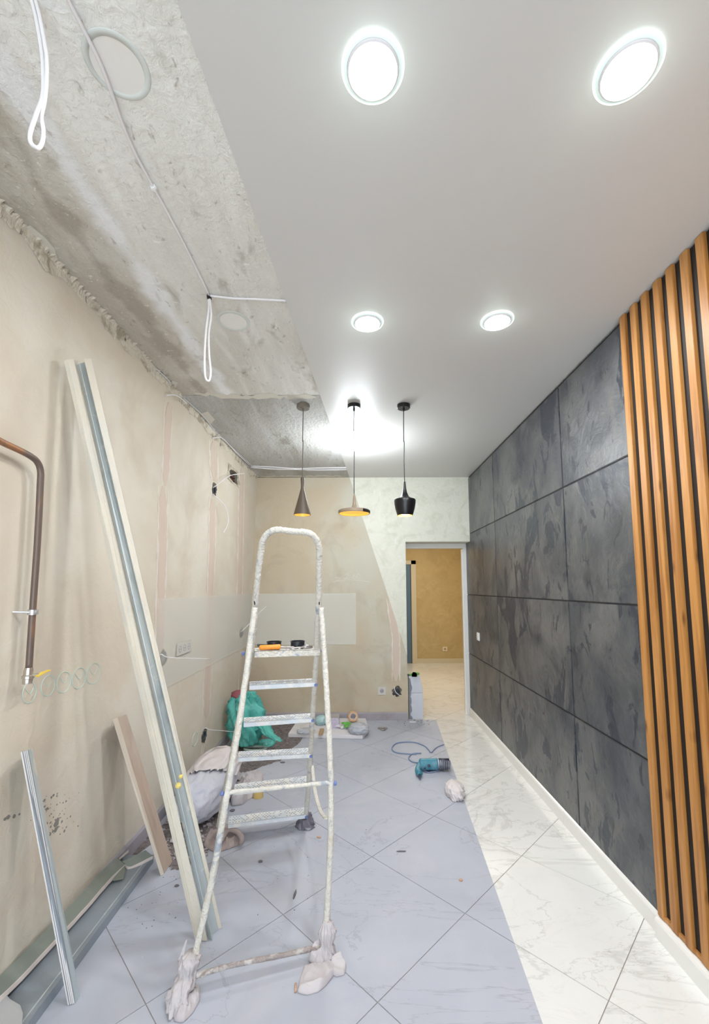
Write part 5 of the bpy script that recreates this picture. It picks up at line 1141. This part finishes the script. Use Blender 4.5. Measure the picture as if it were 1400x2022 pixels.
# wraps on the feet
def wrapped(name, c, label, rings, m, seed, extra=None):
    t = thing(name, label, 'cloth', (c.x, c.y, 0)); obj('wrap', drape(rings, seed, n=72, amp=.2), m, t, smooth=True); return t
Y_ = NL.y
r_ = lambda u, v, y, z=None: aty(u, v, y)
t = wrapped('foot_rag', NL, 'crumpled white rag tied round the near left ladder foot', [(V((NL.x-.012, NL.y-.05, .004)), .030, .045), (V((NL.x-.01, NL.y-.04, .03)), .046, .055), (V((NL.x-.002, NL.y-.02, .055)), .036, .045), (V((NL.x+.0, NL.y-.0, .075)), .030, .034), (V((NL.x+.004, NL.y+.005, .11)), .040, .038), (V((NL.x+.002, NL.y+.005, .125)), .024, .026)], 'rag', 2.2)
cloth_patch('rag_tail', [fl(u, v) for u, v in [(352, 1968), (366, 1950), (392, 1948), (395, 1975), (382, 2000), (362, 2020), (345, 2018), (341, 1998)]], 'rag', .036, 17, parent=t, amp=.6, folds=12)
obj('rag_corner', MB().prism([V((NL.x-.035, NL.y, .11)), V((NL.x-.016, NL.y, .12)), V((NL.x-.006, NL.y+.004, .175)), V((NL.x-.013, NL.y+.004, .17))], (0, .004, 0)), 'rag', t)
t = wrapped('foot_rag', NR, 'large white cloth knotted round the near right ladder foot', [(V((NR.x+.01, NR.y, .004)), .040, .040), (V((NR.x+.004, NR.y, .035)), .034, .036), (V((NR.x+.006, NR.y, .06)), .026, .028), (V((NR.x+.012, NR.y, .10)), .034, .026), (V((NR.x+.012, NR.y+.004, .13)), .018, .014)], 'rag', 5.1)
cloth_patch('rag_bulk', [fl(u, v) for u, v in [(588, 1961), (592, 1935), (600, 1912), (622, 1903), (650, 1900), (664, 1908), (661, 1925), (644, 1947), (628, 1960), (606, 1966)]], 'rag', .030, 41, parent=t, amp=.45)
cloth_patch('rag_tail', [fl(u, v) for u, v in [(655, 1900), (672, 1897), (684, 1910), (680, 1926), (664, 1930), (652, 1922)]], 'rag', .035, 43, parent=t, amp=.8, folds=12)
cloth_patch('rag_fold', [V((NR.x+dx, NR.y+dy, 0)) for dx, dy in [(-.06, -.015), (-.045, .03), (0, .03), (.03, .01), (.02, -.03), (-.03, -.04)]], 'rag', .05, 47, parent=t, amp=.8, folds=12)
t = wrapped('foot_rag', FR, 'dark grey plastic bag wrapped round the far right ladder foot', [(V((FR.x, FR.y, .003)), .058, .05), (V((FR.x, FR.y, .03)), .050, .045), (V((FR.x+.004, FR.y, .055)), .036, .034), (V((FR.x+.006, FR.y, .075)), .028, .026)], 'greybag', 7.7)
c = fl(462, 1668)
t = thing('foot_rag', 'brown dirty cloth spread under the far left ladder foot', 'cloth', c)
cloth_patch('cloth', [fl(u, v) for u, v in [(402, 1672), (408, 1650), (432, 1636), (455, 1632), (474, 1640), (481, 1655), (474, 1668), (450, 1678), (425, 1684)]], 'brownrag', .032, 51, parent=t, amp=.6, folds=9)
ring_pts = smooth_path([fl(436, 1662, .03), fl(450, 1640, .05), fl(468, 1642, .055), fl(478, 1655, .045), fl(476, 1664, .02)], 6)
obj('rolled_hem', MB().tube(ring_pts, .014, 10, jit=.1), 'brownrag', t, smooth=True)

# things on the platform
def onp(f_, d_, z=.001): return PLA.lerp(PLB, f_)+PLF*d_+V((0, 0, z))
for i, (f_, lab) in enumerate([(.30, 'black round box insert on the ladder platform above the orange grip'), (.67, 'black round box insert on the ladder platform, right one')]):
    c = onp(f_, .070); t = thing('round_box', lab, 'junction box', c, 'two round box inserts on the ladder')
    obj('cup', MB().lathe([(.0001, 0), (.034, 0), (.0345, .004), (.0345, .031), (.037, .031), (.037, .034), (.032, .034), (.032, .004), (.0001, .003)], c, 40), 'blackm', t, smooth=True, auto=.6)
    obj('window_slot', MB().box((c.x+.006, c.y-.036, c.z+.008), (c.x+.024, c.y-.030, c.z+.02)), 'darkgap', t)
t = thing('tin_snips', 'orange handled hand tool lying on the ladder platform', 'hand tool', onp(.2, .02))
obj('handle', MB().tube([onp(.07, .014, .014), onp(.09, .014, .014), onp(.22, .014, .015), onp(.37, .014, .016), onp(.39, .014, .016)], [.008, .0115, .0115, .012, .010], 12, flat=.8), 'orange', t, smooth=True)
obj('shaft', MB().tube(smooth_path([onp(.38, .014, .014), onp(.48, .02, .010), onp(.60, .03, .010)], 5), .005, 8), 'steel', t, smooth=True)
obj('rivet', MB().lathe([(.006, 0), (.006, .004), (.0001, .005)], onp(.47, .018, .013), 10), 'nickel', t)
t = thing('file', 'black rasp lying behind the orange grip on the platform', 'hand tool', onp(.2, .05))
obj('blade', MB().beam(onp(.04, .040, .022), onp(.40, .036, .016), V((0, 1, 0)), .02, .010), 'blackm', t)
t = thing('pliers', 'steel pliers lying right of the orange grip on the ladder platform', 'hand tool', onp(.6, .03))
obj('jaw', MB().tube([onp(.74, .030, .008), onp(.80, .034, .010), onp(.90, .040, .006)], [.007, .012, .004], 10, flat=.6), 'steel', t, smooth=True)
for s in (0, 1): obj('grip', MB().tube(smooth_path([onp(.78, .034, .008), onp(.70, .024+s*.02, .008), onp(.58, .022+s*.026, .007), onp(.52, .026+s*.02, .007)], 5), .004, 8), 'steel', t, smooth=True)
for k, f_ in enumerate((.50, .58, .68)):
    o = crumple('plaster_crumb', onp(f_, .012, .0), (.014, .01, .008), 'rag', 60+k, .2, sub=2); tag(o, ['left one of the white plaster crumbs on the ladder platform', 'middle one of the white plaster crumbs on the ladder platform', 'right one of the white plaster crumbs on the ladder platform'][k], 'debris', 'crumbs on the ladder platform')

# object-space offsets for the two-tone pendant
for o in bpy.data.objects:
    if o.type == 'MESH' and o.name.startswith('shade') and o.data.materials[0] == M['split']:
        px_ = parent_off(o.parent).x
        for nd_ in M['split'].node_tree.nodes:
            if nd_.type == 'MAP_RANGE':
                nd_.inputs['From Min'].default_value = xm-px_-.006; nd_.inputs['From Max'].default_value = xm-px_-.004
